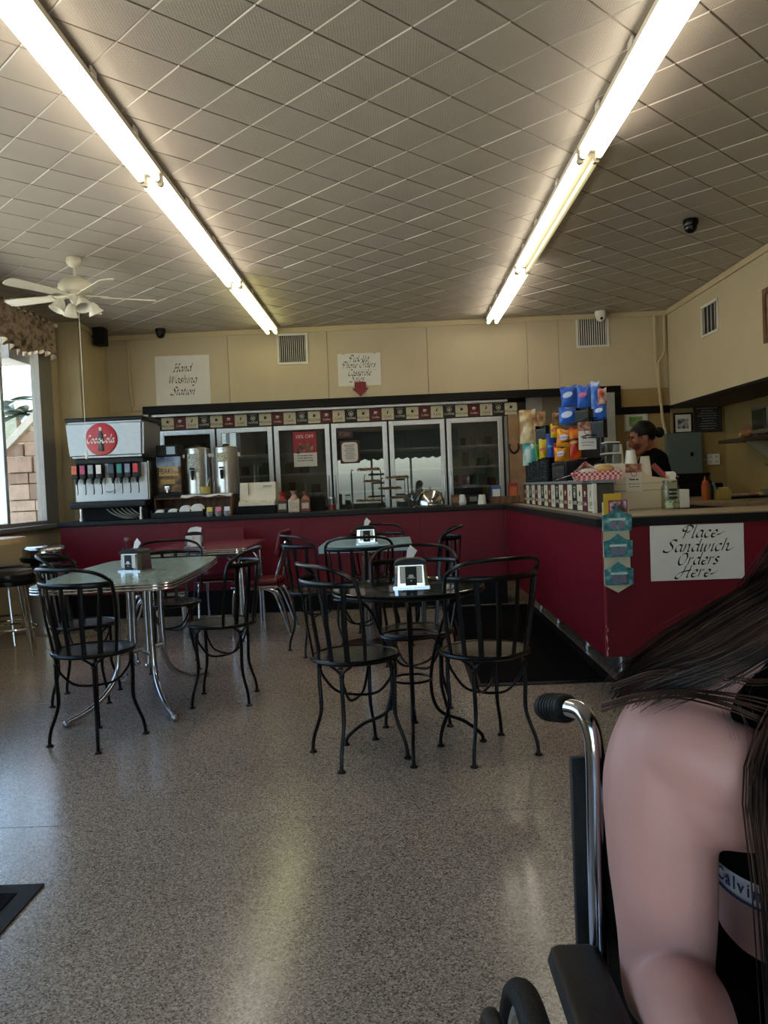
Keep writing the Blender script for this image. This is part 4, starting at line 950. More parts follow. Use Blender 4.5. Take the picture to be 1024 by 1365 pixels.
sbox('candy_box', 'red candy box standing at the right of the wooden tray', 1.20, 1.29, 8.46, 8.52, 1.011, 1.21, mat('box_red', 'a02a2a', .5, 0, .15, 20), mat('box_orange', 'c9683a', .5))
hk = thing('wall_hook', 'black horseshoe hook on the brown panel right of the coolers', 'hook', (1.49, 9.945, 1.63))
bm = BM(); tube(bm, cat([(-.05, -.012, .06), (-.055, -.012, 0), (0, -.012, -.055), (.055, -.012, 0), (.05, -.012, .06)], 6), .011, 8); obj('horseshoe', bm, m_black, hk)
bm = BM(); box(bm, (0, -.006, -.055), (.02, .012, .02), .002); obj('nail_plate', bm, m_black, hk)

# ================================================================ snacks on the side counter
rk = thing('snack_rack', 'black wire snack rack with shelves standing behind the coffee faced shelf', 'rack', (1.46, 6.6, 1.004))
for y in (-.95, -.30, .35, .95, 1.25):
    bm = BM(); top = .72 if y < -.2 else .60
    tube(bm, [(.0, y, 0), (.0, y, top)], .008, 6); obj('upright', bm, m_black, rk)
for z, y0, y1 in ((.20, -.95, .95), (.36, -.95, 1.25), (.52, -.95, .35), (.64, -.95, -.30)):
    bm = BM(); tube(bm, [(0, y0, z), (0, y1, z)], .005, 6); tube(bm, [(-.10, y0, z), (-.10, y1, z)], .005, 6)
    for k in range(int((y1-y0)/.16)+1): tube(bm, [(0, y0+.16*k, z), (-.10, y0+.16*k, z)], .004, 5)
    obj('wire_shelf', bm, m_black, rk)
bm = BM(); boxb(bm, .012, .020, -.95, .95, .18, .56); obj('back_sheet', bm, m_blackmat, rk)
def holder(x, y, z, w, h, lab):
    t = thing('snack_holder', lab, 'holder', (x, y, z), R(-35), group='black snack holders')
    bm = BM(); boxb(bm, -w/2, w/2, -.03, .05, 0, .006); boxb(bm, -w/2, w/2, .044, .05, .006, h); boxb(bm, -w/2, -w/2+.005, -.03, .044, .006, h); boxb(bm, w/2-.005, w/2, -.03, .044, .006, h); boxb(bm, -w/2+.005, w/2-.005, -.03, -.025, .006, h*.8); obj('holder_body', bm, m_plastic, t)
    bm = BM(); boxb(bm, -w/2-.002, w/2+.002, -.034, -.0305, h*.72, h*.82); obj('front_lip', bm, m_black, t)
holder(1.42, 5.98, 1.625, .10, .125, 'upper black snack holder under the blue bags, left of the two')
holder(1.45, 5.67, 1.505, .09, .14, 'upper black snack holder at the right, just above the paper notice')
holder(1.36, 7.34, 1.55, .10, .17, 'black snack holder under the brown topped bags')
def snack(x, y, z, w, h, c, c2, lab, word=None, wc=None, rz=-30, tilt=0, th=.035, grp='bags of crisps on the rack'):
    t = thing('snack_bag', lab, 'snack bag', (x, y, z), R(rz), group=grp); t.rotation_euler = (0, R(tilt), R(rz))
    w *= 1.12; bm = BM(); nx, nz = 8, 10; F_, B_ = [], []
    for j in range(nz+1):
        v = j/nz; fr_, bk_ = [], []
        for i in range(nx+1):
            u = i/nx; s = (math.sin(PI*u)**.6)*(math.sin(PI*min(1, max(0, (v-.04)/.92)))**.55)
            d = th*s*(1+.12*math.sin(9*u+7*v)); xx = (u-.5)*w*(1-.06*math.sin(PI*v)); zz = v*h+.006*math.sin(8*u)*(1 if v > .9 else 0)
            fr_.append(bm.verts.new((xx, -d-.0006, zz))); bk_.append(bm.verts.new((xx, d*.8+.0006, zz)))
        F_.append(fr_); B_.append(bk_)
    for j in range(nz):
        for i in range(nx):
            bm.faces.new((F_[j][i], F_[j][i+1], F_[j+1][i+1], F_[j+1][i])); bm.faces.new((B_[j][i+1], B_[j][i], B_[j+1][i], B_[j+1][i+1]))
        for S_ in (0, nx): bm.faces.new((F_[j][S_], F_[j+1][S_], B_[j+1][S_], B_[j][S_]))
    for jj in (0, nz):
        for i in range(nx): bm.faces.new((F_[jj][i], F_[jj][i+1], B_[jj][i+1], B_[jj][i]))
    mm = ramp_mat('bag_%s_%s' % (c, c2), 'Noise', [(.42, c), (.58, c2)], .28, 0, 11, .1, Detail=1.0)
    obj('foil_bag', bm, mm, t)
    if not (word or wc): return
    bm = BM(); ball(bm, (0, -th*1.03, h*.55), w*.30, (1, .10, .55), 16, 8, Matrix.Rotation(R(-12), 4, 'Y')); lg = obj('printed_patch', bm, mat('patch_'+(wc or 'd8d2d8'), wc or 'd8d2d8', .35), t)
    if word:
        bm = BM(); text_into(bm, word, w*.25, at(0, -th*1.03-w*.034, h*.54) @ Matrix.Rotation(R(12), 4, 'Z')); obj('lettering', bm, mat('bag_print', '262a6a', .5), lg, smooth=False)
snack(1.30, 7.74, 1.585, .15, .32, 'd8c79a', 'a87f55', 'tall cream and brown snack bag at the top left of the rack')
snack(1.36, 7.52, 1.60, .09, .21, 'b08a5e', '7a4c30', 'narrow brown snack bag behind the cream one')
snack(1.31, 7.78, 1.37, .12, .25, 'c9d6cf', '2a9aa2', 'teal and white snack bag below the cream bag')
snack(1.34, 7.62, 1.37, .08, .20, '2a8f98', 'bcd0c8', 'small teal snack bag right of the larger teal bag')
snack(1.36, 7.34, 1.721, .07, .13, '8e5a38', 'd0bb90', 'brown and cream bag standing in the black holder')
snack(1.40, 6.87, 1.685, .065, .11, '6a4228', 'b58a5a', 'brown bag above the yellow bag')
snack(1.40, 6.91, 1.585, .085, .118, 'e3b51c', 'd9a010', 'yellow bag under the brown bag, upper middle of the rack', wc='b8352a')
snack(1.34, 7.46, 1.39, .06, .18, '4f8a3a', '9ab77a', 'green snack bag left of the yellow bags')
snack(1.36, 7.29, 1.385, .078, .21, 'e0b820', 'd6c24a', 'tall yellow snack bag between the green and the blue', wc='c43a28')
snack(1.38, 7.03, 1.385, .08, .24, '1f4fa8', '15388a', 'tall deep blue snack bag in the middle of the lower row', wc='5a86c8')
snack(1.39, 6.85, 1.385, .055, .15, 'a52a34', '7a2a55', 'narrow red snack bag right of the deep blue bag')
snack(1.38, 6.50, 1.485, .122, .14, 'e58a1f', 'e9a02c', 'orange corn chip bag, upper of the two orange bags', 'Fritos', 'd9d4e6', tilt=6)
snack(1.37, 6.55, 1.372, .112, .108, 'e8982a', 'e58a1f', 'orange corn chip bag, lower of the two orange bags', 'Fritos', 'd9d4e6')
snack(1.41, 6.23, 1.37, .085, .245, 'b81e14', 'e07a1a', 'red and orange flame patterned chip bag right of the orange bags', wc='e8a02c')
snack(1.41, 6.36, 1.80, .125, .155, '2a5fc0', '1c48a6', 'blue snack bag at the top, leftmost of the blue bags', wc='b9c9ea', tilt=-5)
snack(1.40, 6.40, 1.66, .142, .135, '2f67c6', '2352b0', 'blue snack bag below the leftmost top blue bag', wc='b9c9ea')
snack(1.43, 5.98, 1.752, .096, .16, '2558bb', '2f6ac8', 'blue snack bag standing in the upper black holder', wc='c65a8a')
snack(1.46, 5.76, 1.72, .062, .19, '3a72cc', 'c3d0e6', 'tall narrow pale blue snack bag at the top right')
snack(1.47, 5.62, 1.735, .055, .11, 'a83a2c', 'd8cfc6', 'red and white snack bag at the top right corner of the rack')
snack(1.46, 5.65, 1.63, .085, .115, '1f4ea6', '2f66c0', 'dark blue snack bag with a round white ring at the right', wc='c9d6ee')
def cupstack(x, y, n, r, lab, h=.175):
    t = thing('cup_stack', lab, 'cups', (x, y, 1.2055), group='stacked black cups')
    bm = BM(); pr = [(0, 0), (r*.8, 0)]
    for k in range(n): pr += [(r*.84+r*.1*k/n, h*(k+.3)/n), (r, h*(k+.55)/n), (r, h*(k+.8)/n), (r*.86+r*.1*k/n, h*(k+.95)/n)]
    pr += [(r*.9, h), (0, h)]; lathe(bm, pr, 18); obj('nested_cups', bm, m_plastic, t)
    bm = BM(); tube(bm, [(r*.97*math.cos(a), r*.97*math.sin(a), h) for a in (2*PI*i/18 for i in range(18))], .004, 6, closed=True); obj('top_rim', bm, m_black, t)
for k, (x, y, r, h) in enumerate(((1.30, 7.66, .052, .16), (1.31, 7.50, .055, .18), (1.315, 7.34, .055, .19), (1.31, 7.18, .055, .185), (1.315, 7.02, .056, .20), (1.315, 6.86, .056, .205))):
    cupstack(x, y, 9, r, ['first', 'second', 'third', 'fourth', 'fifth', 'sixth'][k]+' stack of black cups from the back end of the coffee faced shelf', h)
t = thing('napkin_caddy', 'black napkin caddy between the cup stacks and the gingham basket', 'caddy', (1.305, 6.15, 1.2055), R(-90))
bm = BM(); boxb(bm, -.26, .26, -.05, .05, 0, .15, .01); obj('caddy_body', bm, m_plastic, t)
bm = BM(); boxb(bm, -.22, .22, -.054, -.0505, .03, .12, .002); obj('face_plate', bm, m_black, t)
def notice(lab, x, y, z, w, h, rz):
    t = thing('photo_notice', lab, 'notice', (x, y, z), R(rz), group='white notices with a sandwich photo')
    bm = BM(); boxb(bm, -w/2, w/2, 0, .003, 0, h, .0006); obj('sheet', bm, m_paper, t)
    bm = BM(); boxb(bm, -w/2, w/2, -.0016, -.0003, h*.68, h); obj('photo', bm, ramp_mat('sandwich_photo', 'Noise', [(.35, '5a2e22'), (.5, '9a5a44'), (.62, 'b9a08a'), (.75, '6a4434')], .5, 0, 22), t)
    bm = BM(); tube(bm, [(.018*math.cos(a), -.0024, h*.64+.018*math.sin(a)) for a in (2*PI*i/20 for i in range(20))], .0022, 5, closed=True); obj('ring_emblem', bm, mat('emblem_red', 'a03a34', .5), t)
    bm = BM(); scribble(bm, 0, -.0003, h*.42, w*.55, w*.085, rr); scribble(bm, 0, -.0003, h*.26, w*.7, w*.04, rr); scribble(bm, 0, -.0003, h*.16, w*.6, w*.04, rr); obj('lettering', bm, m_ink, t, smooth=False)
notice('white notice with a sandwich photo clipped to the snack rack', 1.40, 5.80, 1.43, .125, .20, -8)
# gingham basket with a roll
m_ging = ramp_mat('gingham', 'Checker', [(0, 'c23a44'), (1, 'e6d6d2')], .7, 0, 62)
gb = thing('bread_basket', 'red gingham lined basket with a bread roll on the near end of the shelf', 'basket', (1.30, 5.18, 1.2055), R(-6))
bm = BM(); vs = [bm.verts.new(p) for p in ((-.13, -.09, .0), (.13, -.09, 0), (.13, .09, 0), (-.13, .09, 0), (-.15, -.11, .055), (.15, -.11, .055), (.15, .11, .055), (-.15, .11, .055))]
for q in ((0, 1, 5, 4), (1, 2, 6, 5), (2, 3, 7, 6), (3, 0, 4, 7), (3, 2, 1, 0)): bm.faces.new([vs[i] for i in q])
o = obj('paper_tray', bm, m_ging, gb, smooth=False); md = o.modifiers.new('t', 'SOLIDIFY'); md.thickness = .003
bm = BM(); prism(bm, [(-.17, -.13), (.20, -.13), (.20, .10), (-.17, .10)], 0, .003); obj('gingham_sheet', bm, m_ging, gb); gb.children[-1].location = (0, 0, -.0031)
gb.location.z += .0035
bm = BM()
for tri in (((-.16, -.08, .05), (-.06, .09, .04), (-.07, -.02, .125)), ((-.06, .09, .04), (.03, -.02, .05), (-.07, -.02, .125)), ((-.27, -.04, .01), (-.12, -.10, .055), (-.12, .06, .05))): bm.faces.new([bm.verts.new(p) for p in tri])
o = obj('paper_corner', bm, m_ging, gb, smooth=False); md = o.modifiers.new('t', 'SOLIDIFY'); md.thickness = .003
bm = BM(); ball(bm, (.05, -.01, .065), .052, (1.2, .9, .62), 18, 10); obj('bread_roll', bm, mat('bread_crust', 'c79a5c', .7, 0, .15, 14, bump=.2), gb)
bm = BM(); ball(bm, (-.06, -.03, .055), .045, (1.4, .9, .5), 14, 8); ball(bm, (.12, .04, .055), .04, (1, 1, .5), 14, 8); obj('crumpled_napkin', bm, mat('tissue', 'd8cfc8', .8, bump=.6, bscale=25), gb)
# till
tl = thing('cash_till', 'large cream cash till on the order counter in front of the worker', 'cash register', (1.665, 5.30, 1.004))
bm = BM(); boxb(bm, -.265, .20, 0, .36, 0, .125, .006); obj('cash_drawer', bm, m_cream, tl)
bm = BM(); prism(bm, [(-.26, .126), (.195, .126), (.195, .185), (.02, .215), (-.06, .275), (-.10, .305), (-.26, .31)], -.35, -.005, FRONT); bmesh.ops.rotate(bm, verts=bm.verts, cent=(0, 0, 0), matrix=Matrix.Identity(3))
for v in bm.verts: v.co.y = v.co.y if v.co.y > 0 else -v.co.y
obj('body', bm, m_cream, tl, smooth=False)
bm = BM(); boxb(bm, -.225, .19, -.002, -.0005, .121, .1235); boxb(bm, -.225, .185, .0035, .0048, .168, .1705); obj('seam', bm, mat('seam_grey', '8a857b', .6), tl)
bm = BM(); tube(bm, [(.175, .03, .215), (.175, .16, .215)], .026, 14); boxb(bm, .15, .194, .02, .17, .186, .194, .002); obj('receipt_roll', bm, m_white, tl)
bm = BM(); boxb(bm, -.25, -.12, .20, .33, .3105, .3165, .002); obj('keypad', bm, m_gs, tl)
notice('white notice with a sandwich photo taped to the cream till', 1.575, 5.295, 1.125, .108, .18, 0)
# a red edged phone card on the till
t = thing('phone', 'red backed phone leaning on top of the till by the worker', 'phone', (1.83, 5.42, 1.198)); t.rotation_euler = (R(-10), R(-40), 0)
bm = BM(); boxb(bm, -.012, .012, -.035, .035, 0, .13, .003); obj('case', bm, mat('phone_red', '9c3c46', .4), t)
bm = BM(); boxb(bm, .0122, .0135, -.031, .031, .006, .124); obj('screen', bm, mat('phone_screen', '1c1c22', .1), t)
tj = thing('tip_jar', 'glass tip jar with a printed label on the order counter', 'jar', (1.715, 5.02, 1.004))
bm = BM(); lathe(bm, [(0, 0), (.052, 0), (.056, .01), (.056, .135), (.044, .16), (.046, .185), (.043, .185), (.041, .16), (.053, .134), (.053, .012), (0, .01)], 26); obj('glass_body', bm, m_jar, tj)
bm = BM(); tube(bm, [(.046*math.cos(a), .046*math.sin(a), .178) for a in (2*PI*i/20 for i in range(20))], .004, 6, closed=True); obj('threaded_rim', bm, m_jar, tj)
bm = BM(); n = 10
for z in (.125, .10, .076): scribble(bm, 0, -.0565, z, .05, .016, rr)
obj('lettering', bm, m_ink, tj, smooth=False)
bm = BM(); L1 = [bm.verts.new((.0565*math.sin(a), -.0565*math.cos(a), .06)) for a in (-.9+.18*i for i in range(11))]; L2 = [bm.verts.new((v.co.x, v.co.y, .012)) for v in L1]
for i in range(10): bm.faces.new((L1[i], L1[i+1], L2[i+1], L2[i]))
obj('paper_label', bm, ramp_mat('jar_label', 'Noise', [(.45, 'a9ad84'), (.6, '66735a')], .6, 0, 60), tj)
bm = BM()
for k in range(5): box(bm, (rr.uniform(-.02, .02), rr.uniform(-.02, .02), .03+.018*k), (.05, .002, .03), 0, Matrix.Rotation(rr.uniform(0, 3), 4, 'Z') @ Matrix.Rotation(rr.uniform(-.5, .5), 4, 'X'))
obj('banknotes', bm, mat('banknote', '8d9678', .8, 0, .2, 50), tj)
t = thing('card_reader', 'small white box between the tip jar and the kitchen', 'box', (1.875, 5.22, 1.004))
bm = BM(); boxb(bm, -.03, .035, 0, .1, 0, .12, .006); obj('box_body', bm, m_white, t)
bm = BM(); boxb(bm, -.02, .025, -.0015, -.0003, .07, .1); obj('label', bm, m_paper, t)
def cupstk(x, y, z, n, lab, h=.10):
    t = thing('cup_stack', lab, 'cups', (x, y, z), group='white cups upside down on the till')
    for k in range(n):
        bm = BM(); lathe(bm, [(.040, .013*k), (.042, .013*k+.004), (.029, .013*k+h), (0, .013*k+h)], 20); obj('cup', bm, m_white, t)
cl2 = thing('deli_tubs', 'clear lidded plastic tubs stacked behind the till at its left', 'container', (1.465, 5.35, 1.3145))
mcl = glass('clear_plastic', 'b9bbbb', 1.5, .08, 1.6)
bm = BM(); boxb(bm, -.06, .05, 0, .12, 0, .062, .008); obj('lower_tub', bm, mcl, cl2)
bm = BM(); boxb(bm, -.063, .053, -.005, .125, .063, .072, .003); obj('lid', bm, mat('tub_lid', 'c9c7c0', .4), cl2)
bm = BM(); boxb(bm, -.05, .04, .01, .11, .073, .135, .008); obj('upper_tub', bm, mcl, cl2)
bm = BM(); boxb(bm, -.055, .045, .005, .115, .136, .145, .003); obj('upper_lid', bm, mat('tub_lid', 'c9c7c0', .4), cl2)
cupstk(1.548, 5.56, 1.3145, 2, 'tallest white cup stack by the clear tubs', .12)
cupstk(1.578, 5.36, 1.297, 1, 'middle white cup stack on the till')
cupstk(1.69, 5.42, 1.216, 2, 'white cup stack nearest the worker, standing on the lower part of the till', .125)
# brochures on the counter front
br = thing('brochure_rack', 'teal shop front brochure rack with three pockets on the counter corner', 'rack', (1.175, 4.306, .60))
bm = BM(); prism(bm, [(-.07, .04), (0, .0), (.07, .04), (.07, .47), (-.07, .49)], 0, .006, FRONT); obj('back_board', bm, mat('cream_card', 'd6cfb0', .6), br, smooth=False)
m_teal = ramp_mat('teal_print', 'Noise', [(.35, '1e5a62'), (.55, '3f8a90'), (.7, '8fb9b4')], .5, 0, 30)
for k, z in enumerate((.045, .195, .335)):
    bm = BM(); prism(bm, [(-.075, z), (.075, z), (.078, z+.085), (.04, z+.095), (0, z+.125), (-.04, z+.095), (-.078, z+.085)], .030, .034, FRONT); p = obj('pocket', bm, m_teal, br, smooth=False)
    bm = BM()
    for s in (-.073, .07): boxb(bm, s, s+.003, -.0299, -.0061, z, z+.085)
    boxb(bm, -.073, .073, -.0299, -.0061, z, z+.003); obj('pocket_side', bm, mat('cream_card', 'd6cfb0', .6), p)
    bm = BM()
    for a in ((-.038, -.004), (.004, .038)): boxb(bm, a[0], a[1], -.0352, -.0341, z+.012, z+.05)
    obj('window_print', bm, mat('mauve_print', '7a7088', .6), p)
    bm = BM(); boxb(bm, -.045, .045, -.0352, -.0341, z+.056, z+.068); obj('shop_sign_print', bm, mat('pale_teal', 'c6d3cf', .6), p)
def broch(x, y, z, w, h, m1, lab, pic=None):
    t = thing('brochure', lab, 'brochure', (x, y, z), group='brochures in the rack')
    bm = BM(); boxb(bm, -w/2, w/2, -.002, .002, 0, h, .0005); obj('cover', bm, m1, t)
    if pic: bm = BM(); boxb(bm, -w/2+.006, w/2-.006, -.0032, -.0022, h*.52, h-.006); obj('cover_photo', bm, pic, t)
broch(1.158, 4.294, .945, .095, .19, mat('brochure_yellow', 'd2ae28', .5), 'yellow brochure standing at the back of the top pocket')
broch(1.185, 4.286, .944, .10, .155, mat('brochure_red', 'a01f24', .5), 'red brochure with a dark food photo in front of the yellow one', ramp_mat('food_photo', 'Noise', [(.35, '1c1216'), (.52, '6a3a34'), (.62, 'b9b2d0'), (.8, 'e0dce4')], .5, 0, 16))

# ================================================================ kitchen corner
ep = thing('electrical_panel', 'grey metal electrical panel on the back wall behind the worker', 'panel', (3.515, YB, 1.195))
bm = BM(); boxb(bm, -.21, .21, -.10, -.002, 0, .53, .006); obj('cabinet', bm, mat('panel_grey', '66706c', .45, .2, .05, 4), ep)
bm = BM(); boxb(bm, -.195, .195, -.108, -.1005, .015, .515, .003); d = obj('door', bm, mat('panel_grey', '66706c', .45, .2), ep)
bm = BM(); boxb(bm, .06, .10, -.116, -.1085, .24, .29, .003); obj('latch', bm, m_black, d)
def frame(lab, x, z, w, h, mf, mp, y=YB, name='picture_frame', rim=.02):
    t = thing(name, lab, 'picture', (x, y, z))
    bm = BM(); q = rim
    for a in ((-w/2, w/2, -h/2, -h/2+q), (-w/2, w/2, h/2-q, h/2), (-w/2, -w/2+q, -h/2+q, h/2-q), (w/2-q, w/2, -h/2+q, h/2-q)): boxb(bm, a[0], a[1], -.02, -.001, a[2], a[3], .003)
    obj('frame_rim', bm, mf, t)
    bm = BM(); boxb(bm, -w/2+q, w/2-q, -.008, -.002, -h/2+q, h/2-q); obj('mat_board', bm, m_paper if mp else mat('chalk_board', '2c2a28', .8, 0, .15, 10), t)
    if mp: bm = BM(); boxb(bm, -w*.28, w*.28, -.0095, -.0082, -h*.26, h*.22); obj('print', bm, mp, t)
    return t
frame('black framed black and white print on the wall above the electrical panel', 3.535, 1.845, .235, .25, m_black, ramp_mat('bw_print', 'Noise', [(.4, '3a3a3a'), (.55, 'a5a5a2'), (.7, 'd0d0cc')], .5, 0, 20))
t = frame('dark chalk menu board beside the black framed print', 3.835, 1.89, .34, .33, mat('dark_frame', '2b2119', .6), None, name='chalkboard')
bm = BM()
for i in range(9): scribble(bm, rr.uniform(-.015, .015), -.0084, .125-.031*i, .24 if i == 0 else rr.uniform(.14, .24), .016 if i == 0 else .010, rr)
obj('chalk_writing', bm, mat('chalk', '8f8d88', .9), t, smooth=False)
frame('pale framed green certificate on the wall left of the worker', 2.965, 1.895, .29, .25, mat('pale_frame', 'b9b39f', .5), ramp_mat('green_cert', 'Noise', [(.4, '5f8a3c'), (.7, '8fae62')], .5, 0, 12), rim=.018)
th_ = thing('wall_thermostat', 'cream thermostat box on the wall behind the worker', 'thermostat', (2.905, YB, 1.60))
bm = BM(); boxb(bm, -.065, .065, -.03, -.001, -.055, .055, .006); obj('housing', bm, m_cream, th_)
bm = BM(); boxb(bm, -.02, .03, -.0325, -.0305, -.005, .012); obj('display', bm, m_black, th_)
ou = thing('wall_outlet', 'white double outlet plate on the wall right of the electrical panel', 'outlet', (3.885, YB, 1.39))
bm = BM(); boxb(bm, -.075, .075, -.03, -.001, -.065, .065, .004); obj('plate', bm, m_white, ou)
bm = BM()
for x in (-.035, .035):
    for z in (-.03, .03): boxb(bm, x-.02, x+.02, -.032, -.0302, z-.018, z+.018, .002)
obj('socket', bm, mat('socket_grey', 'b9b6ae', .5), ou)
bm = BM(); cyl(bm, (-.165, -.02, 0), (-.075, -.02, 0), .012, 8); obj('conduit_stub', bm, m_steel, ou)
# kitchen worktop along the alcove
kt = thing('kitchen_counter', 'dark kitchen counter with a worn tan top in the back right corner', 'counter', (3.45, 8.2, 0))
bm = BM(); boxb(bm, -.66, .595, -1.8, 1.30, .93, .97, .005); obj('worktop', bm, mat('worn_tan_top', '8f7e62', .4, 0, .15, 6), kt)
bm = BM(); boxb(bm, -.62, .59, -1.75, 1.30, .0, .929, .004); obj('base_unit', bm, mat('kitchen_dark', '241f1b', .5), kt)
def bottle(name, lab, x, y, z, m, m2):
    t = thing(name, lab, 'bottle', (x, y, z))
    bm = BM(); lathe(bm, [(0, 0), (.032, 0), (.034, .01), (.034, .14), (.026, .16), (0, .162)], 18); obj('bottle_body', bm, m, t)
    bm = BM(); lathe(bm, [(.028, .158), (.028, .175), (.012, .185), (.005, .225), (0, .225)], 14); obj('nozzle_cap', bm, m2, t)
bottle('squeeze_bottle', 'orange squeeze bottle on the kitchen counter', 2.89, 7.5, .971, mat('orange_sauce', 'b85e1e', .4), mat('orange_cap', 'c9602a', .4))
bottle('squeeze_bottle', 'dark sauce bottle beside the orange squeeze bottle', 2.97, 7.6, .971, mat('dark_sauce', '1e1714', .3), m_black)
yt = thing('utensil_tub', 'yellow tub with a utensil handle on the kitchen counter', 'container', (3.07, 7.5, .971))
bm = BM(); boxb(bm, -.065, .065, 0, .12, 0, .095, .01); obj('tub', bm, mat('tub_yellow', 'b5a257', .5), yt)
bm = BM(); boxb(bm, -.03, .05, .02, .10, .0955, .115, .006); obj('folded_cloth', bm, mat('cloth_yellow', 'c6b777', .8), yt)
bm = BM(); tube(bm, [(-.05, .06, .06), (-.09, .05, .17)], .012, 8); obj('utensil_handle', bm, mat('blue_grey_handle', '7c8c92', .4), yt)
gr = thing('griddle', 'black griddle against the back wall above the kitchen counter', 'griddle', (3.35, 8.95, .971))
bm = BM(); boxb(bm, -.30, .30, 0, .42, 0, .14, .01); obj('griddle_body', bm, m_blackmat, gr)
bm = BM(); boxb(bm, -.30, .30, .36, .42, .1405, .26, .004); obj('splash_back', bm, m_black, gr)
bm = BM()
for k in range(3): cyl(bm, (-.18+.05*k, .355, .23), (-.18+.05*k, .345, .23), .014, 10)
obj('dial', bm, m_steel, gr)
ft = thing('sandwich_tray', 'black tray with sliced meat and bread on the kitchen counter', 'tray', (3.32, 7.55, .971))
bm = BM(); prism(bm, [(-.2, 0), (.2, 0), (.2, .22), (-.2, .22)], 0, .012); obj('tray', bm, m_blackmat, ft, smooth=False)
for k, (x, c) in enumerate(((-.12, 'b3a795'), (-.02, 'ad8f7f'), (.08, '9b6a62'), (.15, 'c0ad74'))):
    bm = BM(); ball(bm, (x, .1, .03), .06, (1.1, 1.0, .35), 12, 7); obj('sliced_food', bm, mat('sliced_%d' % k, c, .7, 0, .2, 30), ft)
sl = thing('meat_slicer', 'grey meat slicer with an angled guard at the right edge of the kitchen', 'appliance', (3.62, 7.3, .971))
bm = BM(); boxb(bm, -.15, .22, 0, .36, .0, .09, .012); obj('slicer_base', bm, m_steel, sl)
bm = BM(); prism(bm, [(-.18, .32), (.24, .34), (.24, .28), (.06, .095), (.0, .095), (-.12, .28)], .08, .2, FRONT); bmesh.ops.translate(bm, vec=(0, .3, 0), verts=bm.verts); obj('carriage', bm, m_steel, sl, smooth=False)
bm = BM(); cyl(bm, (.05, .20, .22), (.05, .185, .22), .13, 28); obj('blade', bm, m_chrome, sl)
ks = thing('wall_shelf', 'dark brown wall shelf on the kitchen wall carrying the microwave', 'shelf', (4.048, 8.2, 1.55))
bm = BM(); boxb(bm, -.36, 0, -.9, .95, 0, .035, .006); obj('shelf_board', bm, mat('shelf_brown', '3b2a1e', .5), ks)
for y in (-.5, .6):
    bm = BM(); prism(bm, [(-.001, -.001), (-.25, -.001), (-.001, -.2)], y, y+.02, Matrix.Rotation(R(90), 4, 'X')); obj('bracket', bm, mat('bracket_white', 'b5ad98', .5), ks, smooth=False)
mw = thing('microwave', 'steel microwave with a dark door on the brown wall shelf', 'microwave', (3.70, 8.05, 1.586))
bm = BM(); boxb(bm, .02, .34, -.28, .28, .012, .30, .008); obj('case', bm, m_steel, mw)
bm = BM(); boxb(bm, .0, .019, -.10, .28, .02, .292, .004); d = obj('door', bm, m_steel, mw)
bm = BM(); boxb(bm, -.004, -.0003, -.06, .25, .06, .26); obj('door_window', bm, mat('micro_glass', '15140f', .12), d)
bm = BM(); tube(bm, [(-.03, -.085, .05), (-.03, -.085, .26)], .009, 8); obj('handle', bm, m_black, d)
bm = BM(); boxb(bm, .0, .019, -.28, -.105, .02, .292, .004); obj('control_panel', bm, m_black, mw)
bm = BM()
for y in (-.24, .24):
    for x in (.06, .3): cyl(bm, (x, y, 0), (x, y, .014), .014, 8)
obj('foot', bm, m_black, mw)
bt = thing('bread_bag', 'loaf of bread in a bag on the shelf beside the microwave', 'bread', (3.83, 8.70, 1.586))
bm = BM(); ball(bm, (0, 0, .065), .065, (.9, 1.7, 1), 16, 10); obj('loaf', bm, mat('loaf_brown', '8a5a34', .5, 0, .15, 18), bt)
bm = BM(); tube(bm, [(0, .10, .06), (0, .17, .05)], [.012, .03], 8); obj('bag_tail', bm, mat('bag_film', 'b9a38c', .3), bt)

# ================================================================ mats
def matt(lab, poly):
    t = thing('floor_mat', lab, 'mat', (0, 0, 0)); c = sum((Vector((*p, 0)) for p in poly), Vector())/len(poly)
    bm = BM(); prism(bm, poly, .001, .007); obj('rubber_edge', bm, m_rubber, t, smooth=False)
    q = []
    for p in poly:
        v = Vector((*p, 0)); d = (c-v).normalized(); q.append((p[0]+math.copysign(.06, d.x), p[1]+math.copysign(.06, d.y)))
    bm = BM(); prism(bm, q, .0072, .010); obj('carpet_field', bm, mat('mat_pile_'+lab[:5], '070708' if 'black' in lab else '1d1c22', .95, 0, .3, 90, bump=.6, bscale=400, spec=.08), t, smooth=False)
matt('large black floor mat beside the maroon side counter', [(.41, 4.76), (1.27, 4.76), (1.30, 7.92), (.44, 7.92)])
matt('dark grey doormat at the lower left of the floor', [(-2.6, 1.5), (-1.17, 1.5), (-1.17, 2.49), (-2.6, 2.49)])

